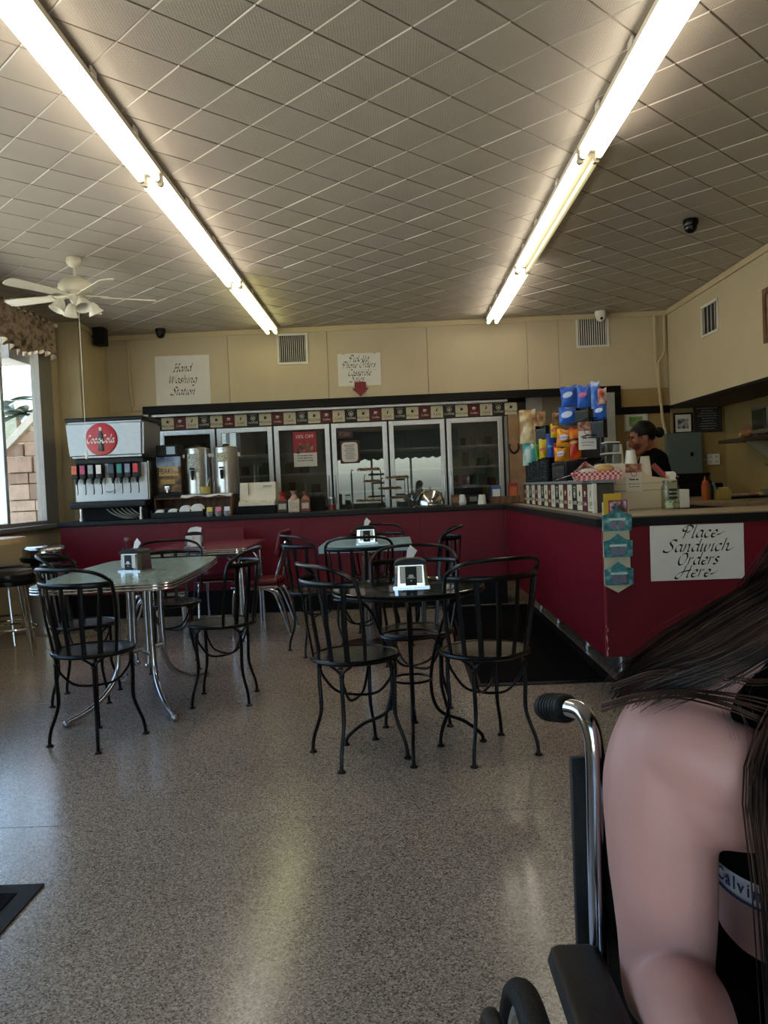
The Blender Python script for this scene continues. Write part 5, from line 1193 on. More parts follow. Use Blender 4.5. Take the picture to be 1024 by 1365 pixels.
# ================================================================ tables
def napkins(x, y, z, rz, lab, tall=False):
    t = thing('napkin_dispenser', lab, 'napkin dispenser', (x, y, z), R(rz), group='chrome napkin dispensers')
    w, d = .076, .06
    bm = BM(); prism(bm, [(-w, -d*.7), (-w*.8, -d), (w*.8, -d), (w, -d*.7), (w, d*.7), (w*.8, d), (-w*.8, d), (-w, d*.7)], .006, .104)
    for v in bm.verts:
        k = (v.co.z-.006)/.098; v.co.x *= 1.04-.10*k; v.co.y *= 1.08-.12*k
    obj('chrome_body', bm, m_chrome, t, smooth=False)
    bm = BM(); prism(bm, [(-.084, -.066), (.084, -.066), (.084, .066), (-.084, .066)], 0, .008); obj('base_plate', bm, m_chrome, t, smooth=False)
    bm = BM(); n = 10; rows = []
    for i in range(n+1):
        a = PI*i/n; rows.append([bm.verts.new((-.076*math.cos(a), yy, .1045+.030*math.sin(a)**.8)) for yy in (-.062, .062)])
    for A, B in zip(rows, rows[1:]): bm.faces.new((A[0], B[0], B[1], A[1]))
    bm.faces.new([q[0] for q in rows]); bm.faces.new([q[1] for q in rows][::-1]); bm.faces.new((rows[0][0], rows[0][1], rows[-1][1], rows[-1][0])); obj('black_lid', bm, m_plastic, t)
    bm = BM(); boxb(bm, -.052, .052, -.068, -.0625, .022, .102, .002); fp = obj('white_panel', bm, m_paper, t)
    bm = BM(); boxb(bm, -.026, .026, -.0705, -.0685, .012, .098, .001); cd = obj('advert_card', bm, m_ink if not tall else m_paper, fp)
    bm = BM()
    if not tall: ball(bm, (0, -.0712, .055), .013, (1.0, .08, .6), 10, 6); boxb(bm, -.018, .018, -.072, -.0707, .045, .049); ball(bm, (0, -.0712, .034), .004, (1, .15, 1), 8, 6)
    else: tube(bm, [(.01*math.cos(a), -.0712, .085+.01*math.sin(a)) for a in (2*PI*i/14 for i in range(14))], .0015, 5, closed=True); boxb(bm, -.015, .015, -.0715, -.0707, .05, .054); boxb(bm, -.018, .018, -.0715, -.0707, .035, .037)
    obj('card_emblem', bm, m_white if not tall else mat('emblem_red', 'a03a34', .5), fp)
    bm = BM()
    if tall: pts = [(-.055, 0, .13), (.055, 0, .13), (.06, .01, .165), (.02, .015, .175), (-.03, .01, .168), (-.05, .005, .15)]
    else: pts = [(-.02, 0, .12), (.012, 0, .13), (.035, .008, .165), (.004, .014, .192), (-.012, .01, .17)]
    bm.faces.new([bm.verts.new(p) for p in pts])
    o = obj('napkin', bm, mat('tissue_white', 'e6e4e0', .8), t, smooth=False); md = o.modifiers.new('t', 'SOLIDIFY'); md.thickness = .004
    return t
m_green = ramp_mat('green_laminate', 'Noise', [(.3, '748a7c'), (.5, '84998a'), (.7, '94a798')], .2, 0, 40, Detail=8.0)
m_redt = ramp_mat('red_marbled_laminate', 'Noise', [(.35, '6e222c'), (.6, '8a3440'), (.75, '9a4a54')], .22, 0, 16, Detail=8.0)
m_blue = ramp_mat('blue_laminate', 'Noise', [(.35, '94b9bf'), (.6, 'a9cdd2'), (.75, 'bddbdd')], .2, 0, 10, Detail=6.0)
def slab(t, poly, z0, z1, m, band, ribs=True):
    bm = BM(); prism(bm, poly, z1-.004, z1); obj('table_top', bm, m, t, smooth=False)
    bm = BM(); c = [sum(p[i] for p in poly)/len(poly) for i in (0, 1)]
    P = [Vector((p[0], p[1], 0)) for p in poly]
    prism(bm, poly, z0, z1-.0045)
    if ribs:
        for zz in (z0+.006, (z0+z1)/2, z1-.008): tube(bm, [p+Vector((0, 0, zz)) for p in P], .005, 6, closed=True)
    obj('edge_band', bm, band, t)
def rounded(w, h, r, n=6, bow=0):
    out = []
    for cx, cy_, a0 in ((w-r, h-r, 0), (-w+r, h-r, 90), (-w+r, -h+r, 180), (w-r, -h+r, 270)):
        for k in range(n+1):
            a = R(a0+90*k/n); out.append([cx+r*math.cos(a), cy_+r*math.sin(a)])
        if a0 in (0, 180) and False: pass
    res = []
    for i, p in enumerate(out):
        res.append(p); q = out[(i+1) % len(out)]
        if abs(p[0]-q[0]) < 1e-6 and abs(p[1]-q[1]) > h*.8:
            for k in range(1, 8): res.append([p[0], p[1]+(q[1]-p[1])*k/8])
    for p in res:
        if abs(p[0]) > w*.6: p[0] += math.copysign(bow*(1-(p[1]/h)**2), p[0])
    return [tuple(p) for p in res]
gt = thing('dining_table', 'green topped retro table with chrome edge and curved tube pedestal', 'table', (-1.58, 4.80, 0), R(4))
slab(gt, rounded(.36, .80, .09, 6, .03), .746, .788, m_green, m_chrome)
for sx in (-1, 1):
    for sy in (-1, 1):
        bm = BM(); tube(bm, cat([(sx*.20, sy*.14, .740), (sx*.13, sy*.14, .725), (sx*.10, sy*.14, .68), (sx*.10, sy*.14, .34), (sx*.12, sy*.18, .16), (sx*.20, sy*.34, .05), (sx*.29, sy*.53, .018)], 7), .017, 10); lg = obj('leg', bm, m_chrome, gt)
        bm = BM(); ball(bm, (sx*.29, sy*.53, .017), .019); obj('foot_cap', bm, m_steel, lg)
    for sy in (-.05, .05):
        bm = BM(); tube(bm, cat([(sx*.18, sy, .740), (sx*.08, sy, .72), (sx*.05, sy, .67), (sx*.05, sy, .25), (sx*.03, sy, .22)], 6), .016, 10); obj('centre_tube', bm, m_chrome, gt)
bm = BM(); cyl(bm, (-.10, -.14, .30), (.10, .14, .30), .012); cyl(bm, (.10, -.14, .29), (-.10, .14, .29), .012); obj('brace', bm, m_steel, gt)
napkins(-1.56, 4.72, .7885, -22, 'chrome napkin dispenser on the green table')
rt_ = thing('dining_table', 'red topped retro table with ribbed chrome edge by the back counter', 'table', (-1.66, 7.02, 0), R(1))
slab(rt_, rounded(.42, .60, .08, 6), .735, .780, m_redt, m_chrome)
for sx in (-1, 1):
    for sy in (-1, 1):
        bm = BM(); tube(bm, cat([(sx*.36, sy*.50, .73), (sx*.37, sy*.51, .4), (sx*.375, sy*.52, .0)], 5), .016, 10); lg = obj('leg', bm, m_chrome, rt_)
        bm = BM(); tube(bm, cat([(sx*.16, sy*.50, .728), (sx*.26, sy*.50, .70), (sx*.335, sy*.505, .60), (sx*.345, sy*.51, .45), (sx*.345, sy*.51, .0)], 6), .013, 10); obj('curved_brace', bm, m_chrome, lg)
bm = BM(); boxb(bm, -.37, .37, -.52, .52, .70, .7345); obj('apron', bm, mat('apron_dark', '3a2a26', .5), rt_, smooth=False)
napkins(-1.72, 6.75, .7805, 6, 'low chrome napkin dispenser with a white card on the red table', True)
bt_ = thing('dining_table', 'pale blue square table on a chrome column, before the back counter', 'table', (-.24, 6.25, 0))
slab(bt_, rounded(.345, .40, .012, 2), .752, .80, m_blue, mat('blue_edge', '8fb0b6', .3, 0, .05, 5), False)
bm = BM(); lathe(bm, [(0, .03), (.035, .03), (.035, .70), (.05, .72), (.12, .745), (.14, .7515), (0, .7515)], 24); obj('column', bm, m_chrome, bt_)
bm = BM()
for k in range(8): a = 2*PI*k/8; cyl(bm, (.037*math.cos(a), .037*math.sin(a), .04), (.037*math.cos(a), .037*math.sin(a), .69), .008, 6)
obj('flutes', bm, m_chrome, bt_)
bm = BM(); lathe(bm, [(0, 0), (.21, 0), (.21, .008), (.06, .03), (0, .032)], 30); obj('base_plate', bm, m_black, bt_)
napkins(-.235, 6.12, .8005, 2, 'chrome napkin dispenser on the pale blue table')
rd = thing('bistro_table', 'round black topped bistro table on thin black wire legs in the middle', 'table', (.04, 3.76, 0))
bm = BM(); lathe(bm, [(0, .738), (.35, .738), (.358, .744), (.358, .750), (.352, .753), (0, .753)], 56); obj('table_top', bm, mat('black_glass_top', '17191b', .06, 0, .1, 6, spec=.8), rd)
bm = BM(); tube(bm, [(.352*math.cos(a), .352*math.sin(a), .732) for a in (2*PI*i/48 for i in range(48))], .008, 8, closed=True); obj('rim_hoop', bm, m_black, rd)
for k in range(4):
    a = R(-92+90*k); d = Vector((math.cos(a), math.sin(a), 0)); Z = Vector((0, 0, 1))
    bm = BM(); tube(bm, cat([d*.34+Z*.73, d*.20+Z*.66, d*.13+Z*.5, d*.09+Z*.30, d*.12+Z*.16, d*.24+Z*.10, d*.315+Z*.04, d*.325], 6), .0085, 8); lg = obj('leg', bm, m_black, rd)
    bm = BM(); lathe(bm, [(0, 0), (.018, 0), (.018, .006), (.01, .012), (0, .012)], 12, d*.325); obj('foot', bm, m_black, lg)
for z, r in ((.31, .092), (.52, .135)):
    bm = BM(); tube(bm, [(r*math.cos(a), r*math.sin(a), z) for a in (2*PI*i/28 for i in range(28))], .006, 6, closed=True); obj('ring_brace', bm, m_black, rd)
napkins(.055, 3.72, .7535, 0, 'chrome napkin dispenser on the round black table, nearest the viewer')

# ================================================================ wire parlour chairs
m_seat = ramp_mat('pierced_seat', 'Voronoi', [(0, '0c0c0d'), (.42, '121212'), (.5, '47423a'), (1, '5a5346')], .25, .6, 75, .4, Randomness=.25)
def make_chair(lab):
    t = thing('parlour_chair', lab, 'chair', group='black wire parlour chairs'); ZS = .462; RS = .195
    bm = BM(); lathe(bm, [(0, ZS-.004), (RS*.5, ZS-.002), (RS-.006, ZS+.002), (RS-.006, ZS+.006), (RS*.5, ZS+.002), (0, ZS)], 40); obj('seat', bm, m_seat, t)
    bm = BM(); tube(bm, [(RS*math.cos(a), RS*math.sin(a), ZS) for a in (2*PI*i/44 for i in range(44))], .0115, 8, closed=True)
    obj('seat_rim', bm, m_black, t)
    PH = R(78)
    def railp(ph, z, k=1.0): return Vector((.235*math.sin(ph)*k, .035+.20*math.cos(ph)*k, z))
    def seatp(ph): return Vector((RS*.99*math.sin(ph), RS*.99*math.cos(ph), ZS))
    n = 22; ph = [-PH+2*PH*i/n for i in range(n+1)]
    bm = BM(); tube(bm, [railp(p, .812) for p in ph], .0095, 8, flat=(.55, 1.45)); obj('top_rail', bm, m_black, t)
    hoop = [seatp(-PH*1.0)] + [seatp(-PH).lerp(railp(-PH, .812), u)+Vector((-.012*math.sin(PI*u), 0, 0)) for u in (.35, .7)]
    hoop += [railp(p, .812+.082*(1-abs(p/PH)**3.2)**.8 if abs(p/PH) < 1 else .812)+Vector((0, .01, 0)) for p in ph]
    hoop += [seatp(PH).lerp(railp(PH, .812), u)+Vector((.012*math.sin(PI*u), 0, 0)) for u in (.7, .35)] + [seatp(PH)]
    bm = BM(); tube(bm, cat(hoop, 2), .0095, 8); obj('back_hoop', bm, m_black, t)
    for k in range(6):
        p = R(-60+24*k); a, b = railp(p, .808), seatp(p*.92)
        bm = BM(); tube(bm, [a, a.lerp(b, .5)+Vector((0, .006, 0)), b], .0085, 8, flat=(1.45, .4), up=Vector((math.sin(p), math.cos(p), 0))); obj('slat', bm, m_black, t)
    for k in range(4):
        a = R(45+90*k); d = Vector((math.cos(a), math.sin(a), 0)); Z = Vector((0, 0, 1)); s = Vector((-d.y, d.x, 0)); q = 1 if k < 2 else .96
        bm = BM(); tube(bm, cat([d*.178+Z*.43, d*.182+Z*.34, d*.178+Z*.22, d*.190+Z*.16, d*.218+Z*.085, d*.228+Z*.04, d*.230+Z*.004], 5), [.0098]*12+[.0088]*19, 8)
        ball(bm, d*.180+Z*.405, .0135, (1, 1, .8), 10, 6)
        for e in (-1, 1): tube(bm, cat([d*.18+Z*.405, d*.182+s*e*.018+Z*.43, d*.183+s*e*.05+Z*.452], 4), .006, 6)
        lg = obj('leg', bm, m_black, t)
        bm = BM(); lathe(bm, [(0, 0), (.019, 0), (.019, .005), (.011, .012), (0, .012)], 12, d*.230); obj('foot', bm, m_black, lg)
    for k in range(2):
        a = R(45+90*k); d = Vector((math.cos(a), math.sin(a), 0)); Z = Vector((0, 0, 1))
        bm = BM(); tube(bm, cat([d*.18+Z*.41, d*.155+Z*.35, d*.08+Z*(.288-.014*k), -d*.08+Z*(.288-.014*k), -d*.155+Z*.35, -d*.18+Z*.41], 6), .0065, 6); obj('cross_brace', bm, m_black, t)
    return t
ch0 = make_chair('black wire chair at the near end of the green table, back towards the viewer')
ch0.location = (-1.56, 4.0, 0); ch0.rotation_euler = (0, 0, R(155))
CH = [(-1.95, 4.86, 98, 'black wire chair at the left side of the green table, behind the nearest one'),
      (-1.06, 4.70, -88, 'black wire chair at the right side of the green table, seen side on'),
      (-1.63, 5.66, 17, 'black wire chair at the far end of the green table'),
      (-.215, 3.62, 118, 'black wire chair left of the round black table, in front'),
      (.375, 3.62, 203, 'black wire chair right of the round black table, in front'),
      (.075, 4.18, -4, 'black wire chair tucked behind the round black table'),
      (-.64, 6.02, 118, 'black wire chair left of the pale blue table'),
      (-.27, 5.55, 182, 'black wire chair in front of the pale blue table'),
      (.26, 6.22, -96, 'black wire chair right of the pale blue table, seen side on'),
      (-.18, 6.86, -2, 'black wire chair behind the pale blue table against the counter')]
for x, y, a, lab in CH: dup(ch0, (x, y, 0), R(a), lab)
# red vinyl chairs
def vinyl_chair(lab):
    t = thing('vinyl_chair', lab, 'chair', group='red vinyl chrome chairs')
    bm = BM(); box(bm, (0, 0, .455), (.40, .40, .055), .022); obj('seat', bm, m_redv, t)
    bm = BM(); box(bm, (0, 0, .42), (.405, .405, .018), .006); obj('seat_band', bm, m_chrome, t)
    n = 8; bm = BM(); vs = box(bm, (0, 0, 0), (.40, .05, .22), .02)
    for v in bm.verts: v.co.y += -.9*v.co.x**2
    xf(bm, list(bm.verts), Matrix.Translation((0, .255, .775)) @ Matrix.Rotation(R(-14), 4, 'X')); obj('backrest', bm, m_redv, t)
    for s in (-1, 1):
        bm = BM(); tube(bm, cat([(s*.17, .28, .80), (s*.17, .235, .66), (s*.175, .185, .50), (s*.175, .17, .40)], 5), .012, 8); obj('back_post', bm, m_chrome, t)
        bm = BM(); tube(bm, cat([(s*.175, .05, .405), (s*.18, .17, .385), (s*.185, .235, .27), (s*.19, .29, .01)], 6), .012, 8); lg = obj('leg', bm, m_chrome, t)
        bm = BM(); tube(bm, cat([(s*.15, .02, .405), (s*.155, .14, .375), (s*.175, .20, .26), (s*.188, .275, .03)], 6), .010, 8); obj('leg_brace', bm, m_chrome, lg)
        bm = BM(); cyl(bm, (s*.19, .29, 0), (s*.19, .29, .02), .016, 10); obj('foot_cap', bm, m_steel, lg)
        bm = BM(); tube(bm, cat([(s*.16, .06, .405), (s*.17, -.13, .40), (s*.18, -.185, .35), (s*.19, -.20, .01)], 6), .012, 8); lg = obj('leg', bm, m_chrome, t)
        bm = BM(); cyl(bm, (s*.19, -.20, 0), (s*.19, -.20, .02), .016, 10); obj('foot_cap', bm, m_steel, lg)
    bm = BM(); tube(bm, [(-.172, .255, .70), (.172, .255, .70)], .010, 8); obj('back_stay', bm, m_chrome, t)
    return t
v0 = vinyl_chair('red vinyl chair at the right of the red table, backrest seen edge on'); v0.location = (-1.22, 6.92, 0); v0.rotation_euler = (0, 0, R(-92))
dup(v0, (-2.02, 6.72, 0), R(112), 'red vinyl chair at the left of the red table, behind the green table')
dup(v0, (-1.68, 7.52, 0), R(2), 'red vinyl chair at the far side of the red table by the counter')
# bar along the window, stools and bin
lg = thing('window_bar', 'pale wooden bar ledge under the left window', 'ledge', (-3.66, 4.2, .885))
bm = BM(); prism(bm, [(.0, -3.2), (.47, -3.2), (.47, 2.62), (.36, 2.74), (0, 2.78)], 0, .045); obj('bar_top', bm, m_lwood, lg, smooth=False)
for y in (-2.4, -.6, 1.2, 2.3):
    bm = BM(); prism(bm, [(.001, -.001), (.36, -.001), (.001, -.32)], -y-.02, -y+.02, Matrix.Rotation(R(90), 4, 'X')); obj('bracket', bm, m_lwood, lg, smooth=False)
def stool(lab):
    t = thing('bar_stool', lab, 'stool', group='black and chrome bar stools')
    bm = BM(); lathe(bm, [(0, .60), (.19, .60), (.20, .62), (.20, .655), (.17, .685), (0, .69)], 30); obj('cushion', bm, mat('black_vinyl', '101012', .28, bump=.05, bscale=200), t)
    bm = BM(); lathe(bm, [(0, .565), (.185, .565), (.195, .575), (.195, .60), (0, .60)], 30); obj('seat_band', bm, m_black, t)
    for k in range(4):
        a = R(45+90*k); bm = BM(); tube(bm, [(.14*math.cos(a), .14*math.sin(a), .57), (.215*math.cos(a), .215*math.sin(a), .005)], .0125, 8); obj('leg', bm, m_chrome, t)
    bm = BM(); tube(bm, [(.19*math.cos(a), .19*math.sin(a), .22) for a in (2*PI*i/30 for i in range(30))], .010, 6, closed=True); obj('foot_ring', bm, m_chrome, t)
    return t
s0 = stool('black bar stool with chrome legs at the left edge, by the window bar'); s0.location = (-3.13, 6.36, 0); s0.rotation_euler = (0, 0, R(20))
dup(s0, (-3.46, 6.86, 0), R(5), 'black bar stool behind the first, close to the round chrome bin')
bn = thing('waste_bin', 'round chrome bin with black bands beside the end of the maroon counter', 'bin', (-3.28, 7.36, 0))
bm = BM(); lathe(bm, [(0, 0), (.185, 0), (.19, .02), (.19, .58), (0, .58)], 36); obj('drum', bm, m_steel, bn)
bm = BM(); lathe(bm, [(0, .581), (.20, .581), (.205, .60), (.205, .625), (0, .625)], 36); obj('lower_band', bm, m_plastic, bn)
bm = BM(); lathe(bm, [(.19, .626), (.195, .64), (.195, .67), (.185, .675), (0, .675)], 36); obj('chrome_collar', bm, m_chrome, bn)
bm = BM(); lathe(bm, [(0, .676), (.205, .676), (.215, .69), (.215, .715), (0, .715)], 36); obj('upper_band', bm, m_plastic, bn)
bm = BM(); lathe(bm, [(.195, .716), (.20, .73), (.20, .78), (.19, .80), (.16, .815), (.10, .82), (0, .82)], 36); obj('chrome_lid', bm, m_chrome, bn)

# ================================================================ people
def limb(bm, pts, rad, n=5, seg=16, flat=None):
    P = cat([(p[0], p[1], p[2]) for p in pts], n); Q = cat([(r, 0, 0) for r in rad], n)
    tube(bm, P, [max(.002, q.x) for q in Q], seg, flat=flat)
    ball(bm, P[0], rad[0]*.995, u=seg, v=10); ball(bm, P[-1], rad[-1]*.995, u=seg, v=10)
def fuse(bm, voxel, it=6, name='body'):
    me = bpy.data.meshes.new(name); bmesh.ops.recalc_face_normals(bm, faces=bm.faces); bm.to_mesh(me); bm.free()
    o = bpy.data.objects.new(name, me); C.objects.link(o)
    m = o.modifiers.new('r', 'REMESH'); m.mode = 'VOXEL'; m.voxel_size = voxel
    s = o.modifiers.new('s', 'SMOOTH'); s.factor = .5; s.iterations = it
    dg = bpy.context.evaluated_depsgraph_get(); dg.update()
    out = bpy.data.meshes.new_from_object(o.evaluated_get(dg)); out.name = name
    bpy.data.objects.remove(o); bpy.data.meshes.remove(me)
    out.polygons.foreach_set('use_smooth', [True]*len(out.polygons)); out.materials.clear()
    return out
def interp(tab, z):
    if z <= tab[0][0]: return tab[0][1:]
    for a, b in zip(tab, tab[1:]):
        if z <= b[0]:
            t = (z-a[0])/(b[0]-a[0]); t = t*t*(3-2*t)*.5+t*.5
            return tuple(p+(q-p)*t for p, q in zip(a[1:], b[1:]))
    return tab[-1][1:]
def torso_pt(tab, th, z, off=0, bust=0, bz=.87, bx=.07):
    w, d, yc = interp(tab, z); e = .85
    cx, sx = math.cos(th), math.sin(th)
    x = (w+off)*math.copysign(abs(cx)**e, cx); y = yc+(d+off)*math.copysign(abs(sx)**e, sx)
    if bust and sx < 0:
        y -= bust*sum(math.exp(-((x-s*bx)/.055)**2-((z-bz)/.05)**2) for s in (-1, 1))
    return Vector((x, y, z))
def shell(bm, tab, z0, z1, off, nz=10, nt=48, cap=False, **k):
    rows = [[bm.verts.new(torso_pt(tab, 2*PI*i/nt, z0+(z1-z0)*j/nz, off, **k)) for i in range(nt)] for j in range(nz+1)]
    for A, B in zip(rows, rows[1:]):
        for i in range(nt): bm.faces.new((A[i], A[(i+1) % nt], B[(i+1) % nt], B[i]))
    if cap: bm.faces.new(rows[0][::-1]); bm.faces.new(rows[-1])
    return rows
def head_into(bm, M, s=1.0):
    t = bmesh.new()
    ball(t, (0, .018, .035), .1, (.76, .96, .90), 24, 16)
    ball(t, (0, -.012, -.01), .1, (.66, .78, .92), 24, 16)
    limb(t, [(-.05, .01, -.055), (-.032, -.045, -.088), (0, -.068, -.098), (.032, -.045, -.088), (.05, .01, -.055)], [.026, .023, .024, .023, .026])
    limb(t, [(0, -.082, .028), (0, -.093, .005), (0, -.104, -.02), (0, -.098, -.030)], [.008, .0095, .0125, .010])
    for q in (-1, 1):
        ball(t, (q*.013, -.092, -.029), .0095)
        ball(t, (q*.040, -.062, -.018), .026, (1, .7, .8))
        ball(t, (q*.033, -.078, .038), .016, (1.5, .6, .5))
        ball(t, (q*.076, .012, -.004), .03, (.25, .62, 1.05), rot=Matrix.Rotation(R(q*-18), 4, 'Z'))
    ball(t, (0, -.083, -.058), .019, (1.25, .55, .45)); ball(t, (0, -.081, -.068), .017, (1.1, .6, .45))
    limb(t, [(0, .03, -.04), (0, .035, -.10), (0, .03, -.165)], [.052, .05, .056])
    bmesh.ops.transform(t, matrix=M @ Matrix.Scale(s, 4), verts=t.verts)
    me = bpy.data.meshes.new('t'); t.to_mesh(me); t.free(); bm.from_mesh(me); bpy.data.meshes.remove(me)
m_eye = mat('eye_white', 'd8d4cc', .2); m_iris = mat('eye_dark', '20140e', .15); m_lip = mat('lips', '7c4440', .45); m_brow = mat('brow_hair', '1c130f', .8)
def face_parts(root, M, s=1.0):
    for q in (-1, 1):
        bm = BM(); vs = ball(bm, (q*.033, -.0745, .012), .0115, (1.25, .75, .7)); xf(bm, vs, M @ Matrix.Scale(s, 4)); e = obj('eye', bm, m_eye, root)
        bm = BM(); vs = ball(bm, (q*.033, -.0828, .012), .0055, (1, .35, 1)); xf(bm, vs, M @ Matrix.Scale(s, 4)); obj('iris', bm, m_iris, e)
        bm = BM(); vs = tube(bm, cat([(q*.014, -.092, .040), (q*.032, -.092, .047), (q*.053, -.078, .040)], 5), [.003]*10+[.0015], 6); xf(bm, vs, M @ Matrix.Scale(s, 4)); obj('eyebrow', bm, m_brow, root)
    bm = BM(); vs = tube(bm, cat([(-.022, -.082, -.062), (-.008, -.0935, -.059), (0, -.0925, -.0605), (.008, -.0935, -.059), (.022, -.082, -.062)], 4), [.002]+[.0042]*15+[.002], 8)
    vs += tube(bm, cat([(-.020, -.082, -.064), (0, -.0925, -.0695), (.020, -.082, -.064)], 6), [.002]+[.0048]*11+[.002], 8); xf(bm, vs, M @ Matrix.Scale(s, 4)); obj('lips', bm, m_lip, root)
def hand_into(bm, wrist, d, up, side, curl=.5, s=1.0):
    """wrist point, d direction of the fingers, up = back of the hand, side = +1 thumb towards d x up"""
    w, d, up = Vector(wrist), Vector(d).normalized(), Vector(up).normalized(); a = d.cross(up).normalized()*side; up = a.cross(d).normalized()*side
    limb(bm, [w, w+d*.035*s, w+d*.075*s], [.024*s, .030*s, .028*s], flat=(1.25, .62) if abs(up.z) > .5 else None)
    for k, (off, L) in enumerate(((.027, .070), (.009, .078), (-.009, .073), (-.026, .057))):
        p = w+d*.08*s+a*off*s; q = p+d*L*.45*s-up*.1*curl*L*s; r_2 = q+(d*(1-curl*.8)-up*curl).normalized()*L*.32*s; t = r_2+(d*(.6-curl)-up*(curl+.2)).normalized()*L*.25*s
        limb(bm, [w+d*.045*s+a*off*.8*s, p, q, r_2, t], [.0105*s, .0098*s, .009*s, .0082*s, .007*s], 3, 10)
    limb(bm, [w+d*.015*s+a*.018*s, w+d*.04*s+a*.043*s-up*.008*s, w+d*.072*s+a*.052*s-up*.014*s, w+d*.095*s+a*.048*s-up*.02*s], [.014*s, .012*s, .0105*s, .0085*s], 3, 10)

def strands(bm, guides, n, jit, rnd, r=.0011, seg=4, nsub=3):
    """hairs following interpolated guide curves"""
    for k in range(n):
        i = rnd.randrange(len(guides)-1) if len(guides) > 1 else 0; t = rnd.random()
        A, B = guides[i], guides[min(i+1, len(guides)-1)]
        ph, am = rnd.uniform(0, 6), rnd.uniform(0, .006); off = Vector((rnd.gauss(0, 1), rnd.gauss(0, 1), rnd.gauss(0, 1)))*jit
        L = rnd.uniform(.75, 1.0)
        P = []
        for q, (a, b) in enumerate(zip(A, B)):
            u = q/(len(A)-1); p = Vector(a).lerp(Vector(b), t)+off*(.35+.65*u)+Vector((math.sin(ph+5*u), math.cos(ph+4*u), math.sin(ph*2+6*u)))*am
            P.append(p)
        P = cat(P, nsub); m = max(4, int(len(P)*L)); P = P[:m]
        rr_ = r*rnd.uniform(.7, 1.4)
        tube(bm, P, [rr_*(1-.75*(i/(m-1))**3) for i in range(m)], 3, caps=False)

m_skin = mat('skin_light', 'bf9088', .5, 0, .06, 7, bump=.03, bscale=160, spec=.35)
m_skin.node_tree.nodes['Principled BSDF'].inputs['Subsurface Weight'].default_value = .12
m_skin.node_tree.nodes['Principled BSDF'].inputs['Subsurface Radius'].default_value = (.02, .008, .005)
m_skin2 = mat('skin_brown', '8f5b42', .5, 0, .06, 7, spec=.35)
m_hair = ramp_mat('dark_brown_hair', 'Noise', [(.35, '1a120f'), (.65, '49352b')], .5, 0, 14, spec=.25)
m_hairb = mat('black_hair', '080606', .5, 0, .2, 30, spec=.2)
m_cloth = mat('black_jersey', '08080a', .9, 0, .2, 60, bump=.1, bscale=500, spec=.1)
m_pants = mat('black_trousers', '070709', .9, 0, .2, 50, spec=.1)
m_shoe = mat('dark_shoe', '1a1a1c', .6)

# ---- the seated woman in the foreground
WX, WY = .475, .875
wm = thing('person', 'long haired person in a black top seated in the wheelchair, right foreground', 'person', (WX, WY, 0), R(3))
TT = [(.47, .165, .115, .0), (.56, .172, .122, .0), (.64, .155, .11, .0), (.715, .128, .098, .0), (.78, .128, .10, .005), (.86, .146, .112, .012), (.93, .152, .11, .018), (.98, .13, .09, .022), (1.02, .09, .066, .026), (1.06, .056, .054, .03)]
BU = dict(bust=.045, bz=.865, bx=.068)
HM = Matrix.Translation((.092, -.02, 1.222)) @ Matrix.Rotation(R(14), 4, 'Z') @ Matrix.Rotation(R(19), 4, 'Y')
bm = BM(); shell(bm, TT, .47, 1.06, 0, 26, 48, True, **BU)
for q in (-1, 1):
    limb(bm, [(q*.05, .025, 1.03), (q*.12, .02, 1.0), (q*.172, .012, .965)], [.042, .044, .050])
    limb(bm, [(q*.178, .01, .955), (q*.203, -.005, .90), (q*.206, -.012, .82), (q*.203, -.01, .74), (q*.204, -.005, .660)], [.052, .0590, .0580, .0535, .047])
    limb(bm, [(q*.204, -.012, .668), (q*.215, -.08, .692), (q*.240, -.17, .725), (q*.262, -.245, .738)], [.048, .046, .038, .027])
    limb(bm, [(q*.19, -.028, .935), (q*.15, -.050, .915), (q*.10, -.062, .905)], [.050, .050, .045])
    limb(bm, [(q*.185, -.030, .895), (q*.15, -.048, .873), (q*.12, -.05, .865)], [.046, .040, .036])
    hand_into(bm, (q*.266, -.255, .738), (q*.12, -1, -.08), (0, 0, 1), -q, .45)
    limb(bm, [(q*.085, -.02, .575), (q*.10, -.2, .59), (q*.105, -.40, .575)], [.085, .078, .062])
    limb(bm, [(q*.105, -.41, .56), (q*.105, -.43, .40), (q*.105, -.44, .20)], [.058, .052, .038])
head_into(bm, HM)
me = fuse(bm, .0052, 10); me.materials.append(m_skin); obj('body', me, None, wm)
face_parts(wm, HM)
# clothes
bm = BM(); shell(bm, TT, .772, 1.03, .0055, 34, 96, False, **BU)
for x in (-.132, .132, -.055, .055): bmesh.ops.bisect_plane(bm, geom=list(bm.verts)+list(bm.edges)+list(bm.faces), plane_co=(x, 0, 0), plane_no=(1, 0, 0))
for z in (.798, .848, .95, .99): bmesh.ops.bisect_plane(bm, geom=list(bm.verts)+list(bm.edges)+list(bm.faces), plane_co=(0, 0, z), plane_no=(0, 0, 1))
bad = []
for f_ in bm.faces:
    c = f_.calc_center_median()
    if c.z < .798 or (abs(c.x) > .132 and c.z > .848) or (abs(c.x) < .055 and c.z > (.95 if c.y < 0 else .99)): bad.append(f_)
bmesh.ops.delete(bm, geom=bad, context='FACES')
o = obj('tank_top', bm, m_cloth, wm); md = o.modifiers.new('t', 'SOLIDIFY'); md.thickness = .004; md.offset = 1
bm = BM(); shell(bm, TT, .766, .7985, .006, 4, 96, False, **BU); o = obj('waist_band', bm, mat('white_elastic', 'd6d8de', .7, 0, .03, 60), wm); md = o.modifiers.new('t', 'SOLIDIFY'); md.thickness = .002; md.offset = 1
bm = BM(); th = R(180+2); txt = 'Calvin Klein  Calvin Klein'
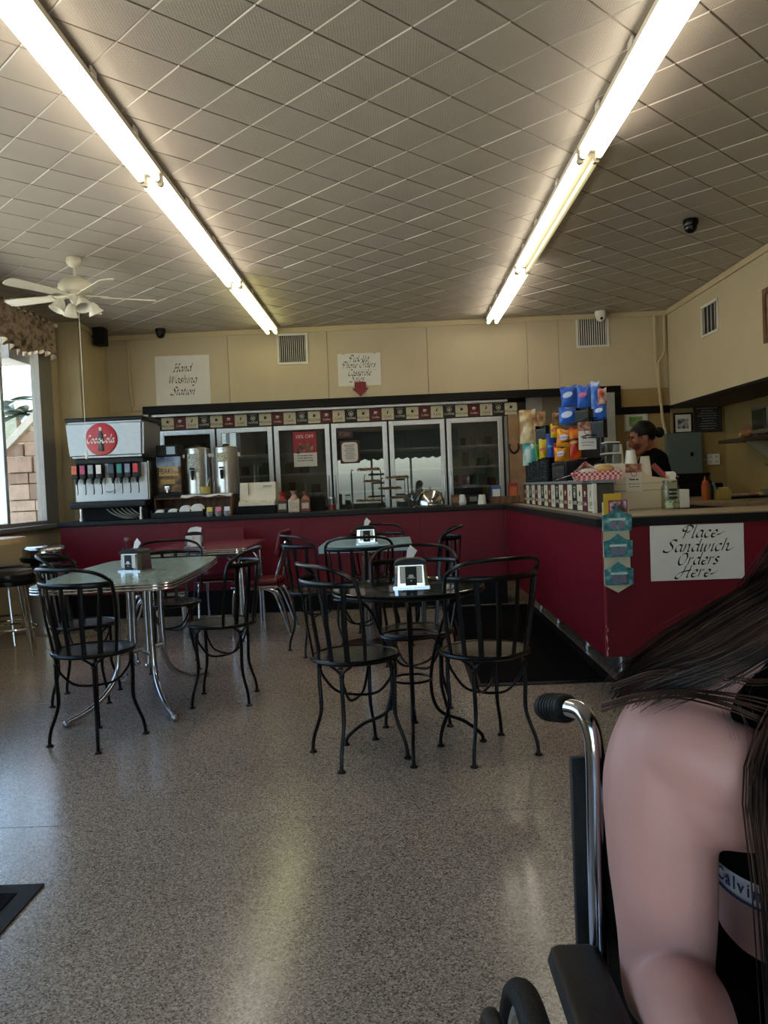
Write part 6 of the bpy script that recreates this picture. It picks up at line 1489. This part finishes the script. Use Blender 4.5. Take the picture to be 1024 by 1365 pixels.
WC = {'C': .66, 'a': .54, 'l': .23, 'v': .50, 'i': .23, 'n': .56, 'K': .62, 'e': .56, ' ': .3}
for ci, chx in enumerate(txt):
    if chx != ' ':
        p = torso_pt(TT, th, .784, .0095, **BU); p2 = torso_pt(TT, th+.03, .784, .0095, **BU); d = (p2-p).normalized(); nrm = Vector((d.y, -d.x, 0))
        M = Matrix(((d.x, 0, nrm.x, p.x), (d.y, 0, nrm.y, p.y), (0, 1, 0, p.z), (0, 0, 0, 1)))
        text_into(bm, chx, .0205, M)
    L0 = .0205*(WC.get(chx, .5)+WC.get(txt[min(len(txt)-1, ci+1)], .5))/2+.0013
    for _ in range(90):
        if L0 <= 0: break
        a = torso_pt(TT, th, .784, **BU); th += .003; L0 -= (torso_pt(TT, th, .784, **BU)-a).length
for zz in (.769,):
    tube(bm, [torso_pt(TT, 2*PI*i/80, zz, .0085, **BU) for i in range(80)], .0014, 4, closed=True)
obj('band_lettering', bm, mat('navy_thread', '2c3c6c', .7), wm, smooth=False)
bm = BM(); shell(bm, [(z, w+.008, d+.008, y) for z, w, d, y in TT], .46, .712, 0, 14, 48, True)
for q in (-1, 1):
    limb(bm, [(q*.085, -.02, .575), (q*.10, -.2, .59), (q*.105, -.40, .575)], [.093, .086, .070])
    limb(bm, [(q*.105, -.41, .56), (q*.105, -.43, .40), (q*.105, -.44, .20)], [.066, .060, .05])
me = fuse(bm, .008, 4, 'trousers'); me.materials.append(m_pants); obj('trousers', me, None, wm)
for q in (-1, 1):
    bm = BM(); limb(bm, [(q*.105, -.42, .17), (q*.108, -.48, .155), (q*.112, -.56, .15), (q*.113, -.62, .148)], [.042, .040, .040, .030], flat=(1, .8)); box(bm, (q*.109, -.52, .118), (.085, .26, .02), .008); obj('shoe', bm, m_shoe, wm)
# hair
rh = random.Random(21)
bm = BM(); vs = ball(bm, (0, .022, .040), .1, (.83, 1.03, .96), 30, 20)
bmesh.ops.delete(bm, geom=[f_ for f_ in bm.faces if f_.calc_center_median().y < -.055 and f_.calc_center_median().z < .085 or f_.calc_center_median().z < -.02 and f_.calc_center_median().y < .04], context='FACES')
xf(bm, list(bm.verts), HM)
hr = obj('hair', bm, m_hair, wm)
# under-volume so that no light leaks between strands
bm = BM()
limb(bm, [(.07, .07, 1.18), (.02, .065, 1.10), (-.05, .06, 1.062), (-.12, .05, 1.034), (-.178, .035, 1.006)], [.05, .040, .024, .012, .003], flat=(1, .8))
limb(bm, [(.06, .03, 1.16), (0, .03, 1.09), (-.07, .022, 1.054), (-.13, .012, 1.030), (-.17, .005, 1.008)], [.04, .032, .019, .010, .003], flat=(1, .8))
limb(bm, [(.04, -.03, 1.21), (-.01, -.045, 1.09), (-.070, -.085, .99), (-.108, -.142, .90), (-.108, -.158, .78), (-.106, -.152, .64), (-.10, -.148, .56)], [.022, .032, .034, .034, .036, .032, .008], flat=(1.15, .6))
limb(bm, [(.115, -.01, 1.21), (.10, -.03, 1.10), (.085, -.08, 1.0), (.09, -.145, .90), (.095, -.15, .76), (.09, -.14, .62)], [.022, .028, .028, .026, .024, .006], flat=(1.1, .6))
limb(bm, [(.09, .09, 1.20), (.05, .10, 1.08), (0, .13, .95), (0, .135, .80)], [.07, .08, .075, .04], flat=(1.3, .45))
me = fuse(bm, .005, 5, 'hair_mass'); me.materials.append(m_hair); obj('hair_mass', me, None, hr)
bm = BM()
def gd(*pts): return [Vector(p) for p in pts]
GA = [gd((.055, .03, 1.27), (.045, .06, 1.19), (.0, .065, 1.118), (-.06, .06, 1.078), (-.12, .055, 1.050), (-.175, .045, 1.022), (-.222, .03, .993), (-.240, .02, .968)),
      gd((.06, .06, 1.27), (.055, .085, 1.18), (.01, .08, 1.11), (-.05, .075, 1.068), (-.11, .07, 1.040), (-.165, .06, 1.012), (-.205, .045, .985), (-.228, .035, .96)),
      gd((.04, .0, 1.25), (.035, .03, 1.17), (-.005, .03, 1.112), (-.06, .028, 1.083), (-.115, .022, 1.054), (-.165, .012, 1.026), (-.21, .005, 1.0), (-.228, .0, .982))]
GA.append(gd((.03, -.02, 1.24), (.02, -.02, 1.15), (-.01, -.028, 1.090), (-.06, -.036, 1.060), (-.11, -.044, 1.034), (-.155, -.046, 1.015), (-.205, -.035, .998), (-.232, -.02, .98)))
strands(bm, GA, 2600, .008, rh, .0009)
GB = [gd((.025, -.01, 1.24), (.0, -.02, 1.13), (-.08, -.065, 1.02), (-.150, -.110, .935), (-.162, -.148, .84), (-.158, -.155, .71), (-.150, -.15, .57)),
      gd((.035, -.03, 1.25), (.01, -.04, 1.13), (-.05, -.085, 1.02), (-.108, -.148, .93), (-.118, -.178, .82), (-.116, -.176, .69), (-.110, -.17, .55)),
      gd((.045, -.035, 1.25), (.02, -.04, 1.13), (-.02, -.08, 1.02), (-.060, -.15, .91), (-.065, -.185, .80), (-.062, -.18, .68), (-.065, -.17, .56))]
strands(bm, GB, 1300, .007, rh, .0010)
GC = [gd((.17, .0, 1.22), (.13, -.02, 1.14), (.10, -.065, 1.02), (.10, -.14, .92), (.105, -.165, .82), (.10, -.16, .70), (.10, -.15, .60)), gd((.14, -.03, 1.23), (.10, -.04, 1.14), (.07, -.09, 1.02), (.065, -.165, .91), (.07, -.18, .80), (.07, -.17, .68), (.07, -.16, .60))]
strands(bm, GC, 500, .008, rh, .0010)
GD = [gd((.04, .10, 1.25), (.01, .125, 1.13), (-.07, .15, 1.0), (-.08, .155, .9), (-.08, .155, .8)), gd((.09, .12, 1.25), (.05, .15, 1.13), (0, .165, 1.0), (0, .17, .9), (0, .165, .78)), gd((.15, .10, 1.25), (.12, .125, 1.13), (.08, .15, 1.0), (.08, .155, .9), (.08, .155, .8))]
strands(bm, GD, 500, .010, rh, .0010)
obj('long_strands', bm, m_hair, hr, kind='stuff')
bm = BM()
for k in range(11):   # a lock lying across the front of the shoulder, and stray hairs
    z = rh.gauss(0, .0026); w_ = rh.uniform(-.006, .006)
    tube(bm, cat([(-.262, -.0, .972+z), (-.243, -.035, .990+z), (-.205, -.060, 1.000+z), (-.155, -.066, .992+z+w_), (-.11, -.078, .978+z+2*w_), (-.075, -.088, .966+z), (-.05, -.09, .96)], 5), [.0009]*31, 4)
for k in range(10):
    z = rh.gauss(0, .003)
    tube(bm, cat([(-.245, .01, .99+z), (-.215, -.03, 1.012+z), (-.17, -.045, 1.014+z), (-.12, -.055, 1.004+z), (-.07, -.06, 1.01+z)], 5), .0006, 4)
for k in range(6):
    x = rh.uniform(-.17, -.12); tube(bm, cat([(x+.03, -.05, 1.015), (x, -.066, .998), (x+.004, -.076, .965), (x+rh.uniform(0, .03), -.083, .935)], 5), .00025, 3)
for k in range(16):
    x = rh.uniform(-.135, -.10); tube(bm, cat([(x+.02, -.14, .95), (x, -.155, .86), (x-.004+rh.uniform(-.015, .012), -.150, .77), (x+rh.uniform(-.03, .01), -.145, rh.uniform(.66, .74))], 5), .0005, 3)
obj('stray_locks', bm, m_hair, hr, kind='stuff')

# ---- wheelchair
wc = thing('wheelchair', 'black and chrome wheelchair in the right foreground carrying the seated person', 'wheelchair', (.455, .905, 0))
for q in (-1, 1):
    bm = BM(); tube(bm, cat([(q*.225, .085, .12), (q*.225, .08, .45), (q*.225, .078, .70), (q*.223, .076, .86), (q*.224, .080, .905), (q*.231, .093, .926), (q*.240, .108, .928), (q*.247, .120, .925)], 6), .0122, 16); ps_ = obj('back_post', bm, m_chrome, wc)
    bm = BM(); tube(bm, [(q*.2445, .116, .926), (q*.246, .119, .9256), (q*.2465, .121, .9252), (q*.264, .170, .914), (q*.2655, .174, .9135), (q*.2665, .176, .913)], [.0150, .0178, .0185, .0175, .0165, .010], 18)
    for i in range(6):
        u = .12+.14*i; c = Vector((q*.2465, .121, .9252)).lerp(Vector((q*.264, .170, .914)), u); d = Vector((q*.0175, .049, -.0112)).normalized()
        tube(bm, [c-d*.0018, c+d*.0018], .0190, 18)
    obj('push_handle', bm, m_rubber, ps_)
    bm = BM(); box(bm, (q*.276, -.19, .683), (.062, .36, .032), .0145); obj('armrest_pad', bm, m_plastic, wc)
    bm = BM(); boxb(bm, q*.276-.004, q*.276+.004, -.35, -.04, .50, .665, .002); obj('side_panel', bm, m_blackmat, wc)
    bm = BM(); tube(bm, cat([(q*.262, .02, .46), (q*.266, .01, .60), (q*.270, -.02, .658), (q*.270, -.08, .664), (q*.270, -.30, .664), (q*.266, -.345, .63), (q*.262, -.35, .46)], 6), .0105, 10); obj('armrest_frame', bm, m_chrome, wc)
    # wheel
    wh = None; ax = Vector((q*.320, -.022, .305))
    bm = BM(); tube(bm, [ax+Vector((0, .288*math.cos(a), .288*math.sin(a))) for a in (2*PI*i/64 for i in range(64))], .0165, 12, closed=True, flat=(1, 1.1)); wh = obj('rear_wheel', bm, m_rubber, wc)
    bm = BM(); tube(bm, [ax+Vector((0, .268*math.cos(a), .268*math.sin(a))) for a in (2*PI*i/64 for i in range(64))], .009, 8, closed=True); obj('wheel_rim', bm, m_alu, wh)
    bm = BM(); tube(bm, [ax+Vector((q*.040, .262*math.cos(a), .262*math.sin(a))) for a in (2*PI*i/64 for i in range(64))], .0105, 10, closed=True); obj('hand_rim', bm, m_plastic, wh)
    bm = BM()
    for i in range(28):
        a = 2*PI*i/28; e = (-1)**i; tube(bm, [ax+Vector((q*.018*e, .025*math.cos(a+.5*e), .025*math.sin(a+.5*e))), ax+Vector((0, .266*math.cos(a), .266*math.sin(a)))], .0012, 4)
    obj('spokes', bm, m_steel, wh)
    bm = BM(); cyl(bm, ax-Vector((q*.05, 0, 0)), ax+Vector((q*.03, 0, 0)), .026, 18); obj('hub', bm, m_steel, wh)
    bm = BM(); tube(bm, cat([(q*.225, .085, .12), (q*.225, -.1, .14), (q*.225, -.34, .15), (q*.225, -.37, .19), (q*.225, -.37, .40), (q*.225, -.33, .455), (q*.225, .07, .46)], 5), .0115, 10); obj('side_frame', bm, m_chrome, wc)
    bm = BM(); tube(bm, [Vector((q*.225, -.36, .08))+Vector((0, .068*math.cos(a), .068*math.sin(a))) for a in (2*PI*i/28 for i in range(28))], .0125, 10, closed=True); cyl(bm, (q*.225-.012, -.36, .08), (q*.225+.012, -.36, .08), .062, 24); cs = obj('caster_wheel', bm, m_rubber, wc)
    bm = BM(); tube(bm, [(q*.225-.02, -.36, .08), (q*.225-.02, -.34, .165), (q*.225+.02, -.34, .165), (q*.225+.02, -.36, .08)], .006, 6); cyl(bm, (q*.225, -.34, .16), (q*.225, -.34, .22), .012); obj('caster_fork', bm, m_steel, cs)
    bm = BM(); tube(bm, cat([(q*.215, -.37, .40), (q*.20, -.44, .38), (q*.16, -.47, .25), (q*.15, -.50, .11)], 5), .011, 8); obj('leg_rest_tube', bm, m_chrome, wc)
    bm = BM(); box(bm, (q*.105, -.52, .098), (.15, .17, .014), .005); obj('foot_plate', bm, m_plastic, wc)
    bm = BM(); cyl(bm, (q*.225, -.022, .305), (q*.31, -.022, .305), .012); obj('axle', bm, m_steel, wc)
bm = BM(); n = 14; fr_ = []
for z in (.49, .60, .75, .868):
    fr_.append([bm.verts.new((-.247+.494*i/n, .094+.018*math.sin(PI*i/n), z)) for i in range(n+1)])
for A, B in zip(fr_, fr_[1:]):
    for i in range(n): bm.faces.new((A[i], A[i+1], B[i+1], B[i]))
o = obj('backrest', bm, mat('black_nylon', '0e0e10', .7, 0, .2, 60, bump=.2, bscale=300), wc); md = o.modifiers.new('t', 'SOLIDIFY'); md.thickness = .012; md.offset = 1
bm = BM(); box(bm, (0, -.15, .478), (.43, .42, .04), .015); obj('seat_sling', bm, MAT['black_nylon'], wc)
bm = BM(); cyl(bm, (-.225, -.2, .16), (.225, -.1, .45), .010); cyl(bm, (.225, -.2, .16), (-.225, -.1, .45), .010); obj('cross_brace', bm, m_chrome, wc)

# ---- the worker behind the counter
wk = thing('person', 'worker in a black T-shirt with dark hair in a bun, looking down behind the till', 'person', (2.02, 6.2, 0), R(-90))
WT = [(.80, .155, .11, .0), (.92, .165, .12, .0), (1.02, .145, .11, -.005), (1.12, .135, .105, -.01), (1.24, .150, .11, -.02), (1.31, .155, .10, -.025), (1.36, .13, .085, -.03), (1.40, .07, .06, -.04), (1.44, .05, .05, -.05)]
HW = Matrix.Translation((0, -.105, 1.508)) @ Matrix.Rotation(R(16), 4, 'X')
def wbody(bm, off=0, sleeves=False):
    shell(bm, [(z, w+off, d+off, y) for z, w, d, y in WT], .80 if not sleeves else .84, 1.44 if not sleeves else 1.415, 0, 20, 40, True, bust=.03, bz=1.24, bx=.065)
    for q in (-1, 1):
        limb(bm, [(q*.05, -.03, 1.39), (q*.11, -.025, 1.37), (q*.155, -.02, 1.345)], [.036+off, .042+off, .048+off])
        U = [(q*.16, -.02, 1.335), (q*.185, -.045, 1.27), (q*.195, -.08, 1.18), (q*.19, -.115, 1.09)]
        if sleeves: limb(bm, U[:2]+[(q*.192, -.068, 1.21)], [.050+off, .052+off, .050+off])
        else:
            limb(bm, U, [.047, .046, .041, .036])
            E_ = (q*.13, -.40 if q > 0 else -.37, 1.20)
            limb(bm, [(q*.19, -.115, 1.09), (q*.18, -.21, 1.12), (q*.155, -.31, 1.165), E_], [.036, .036, .031, .023])
            hand_into(bm, E_, (-q*.15, -1, .15), (0, .1, 1), -q, .55)
bm = BM(); wbody(bm); head_into(bm, HW)
for q in (-1, 1):
    limb(bm, [(q*.085, 0, .86), (q*.09, -.01, .65), (q*.09, 0, .48)], [.09, .075, .056]); limb(bm, [(q*.09, 0, .48), (q*.09, .01, .30), (q*.09, .015, .09)], [.056, .052, .036])
me = fuse(bm, .0065, 5); me.materials.append(m_skin2); obj('body', me, None, wk)
face_parts(wk, HW)
bm = BM(); wbody(bm, .009, True); me = fuse(bm, .0075, 4, 'shirt'); me.materials.append(m_cloth); obj('shirt', me, None, wk)
bm = BM(); shell(bm, [(z, w+.012, d+.012, y) for z, w, d, y in WT], .80, .95, 0, 6, 40, True)
for q in (-1, 1): limb(bm, [(q*.085, 0, .86), (q*.09, -.01, .65), (q*.09, 0, .48), (q*.09, .01, .30), (q*.09, .015, .09)], [.10, .086, .070, .064, .055])
me = fuse(bm, .009, 4, 'trousers'); me.materials.append(m_pants); obj('trousers', me, None, wk)
for q in (-1, 1):
    bm = BM(); limb(bm, [(q*.09, .02, .06), (q*.093, -.06, .05), (q*.097, -.16, .038)], [.045, .043, .034], flat=(1, .85)); boxb(bm, q*.093-.042, q*.093+.042, -.20, .06, 0, .025, .008); obj('shoe', bm, m_shoe, wk)
bm = BM(); ball(bm, (0, .024, .042), .1, (.82, 1.02, .95), 28, 18)
bmesh.ops.delete(bm, geom=[f_ for f_ in bm.faces if (f_.calc_center_median().y < -.045 and f_.calc_center_median().z < .075) or (f_.calc_center_median().z < -.015 and f_.calc_center_median().y < .05) or (f_.calc_center_median().z < .03 and f_.calc_center_median().y < .0)], context='FACES')
xf(bm, list(bm.verts), HW); hw = obj('hair', bm, m_hairb, wk)
bm = BM(); vs = ball(bm, (0, .142, .005), .042, (1, .9, 1), 16, 10); xf(bm, vs, HW); obj('hair_bun', bm, m_hairb, hw)
bm = BM(); vs = ball(bm, (0, .128, .008), .03, (1.05, .5, 1.05), 14, 8); xf(bm, vs, HW); obj('hair_tie', bm, m_black, hw)
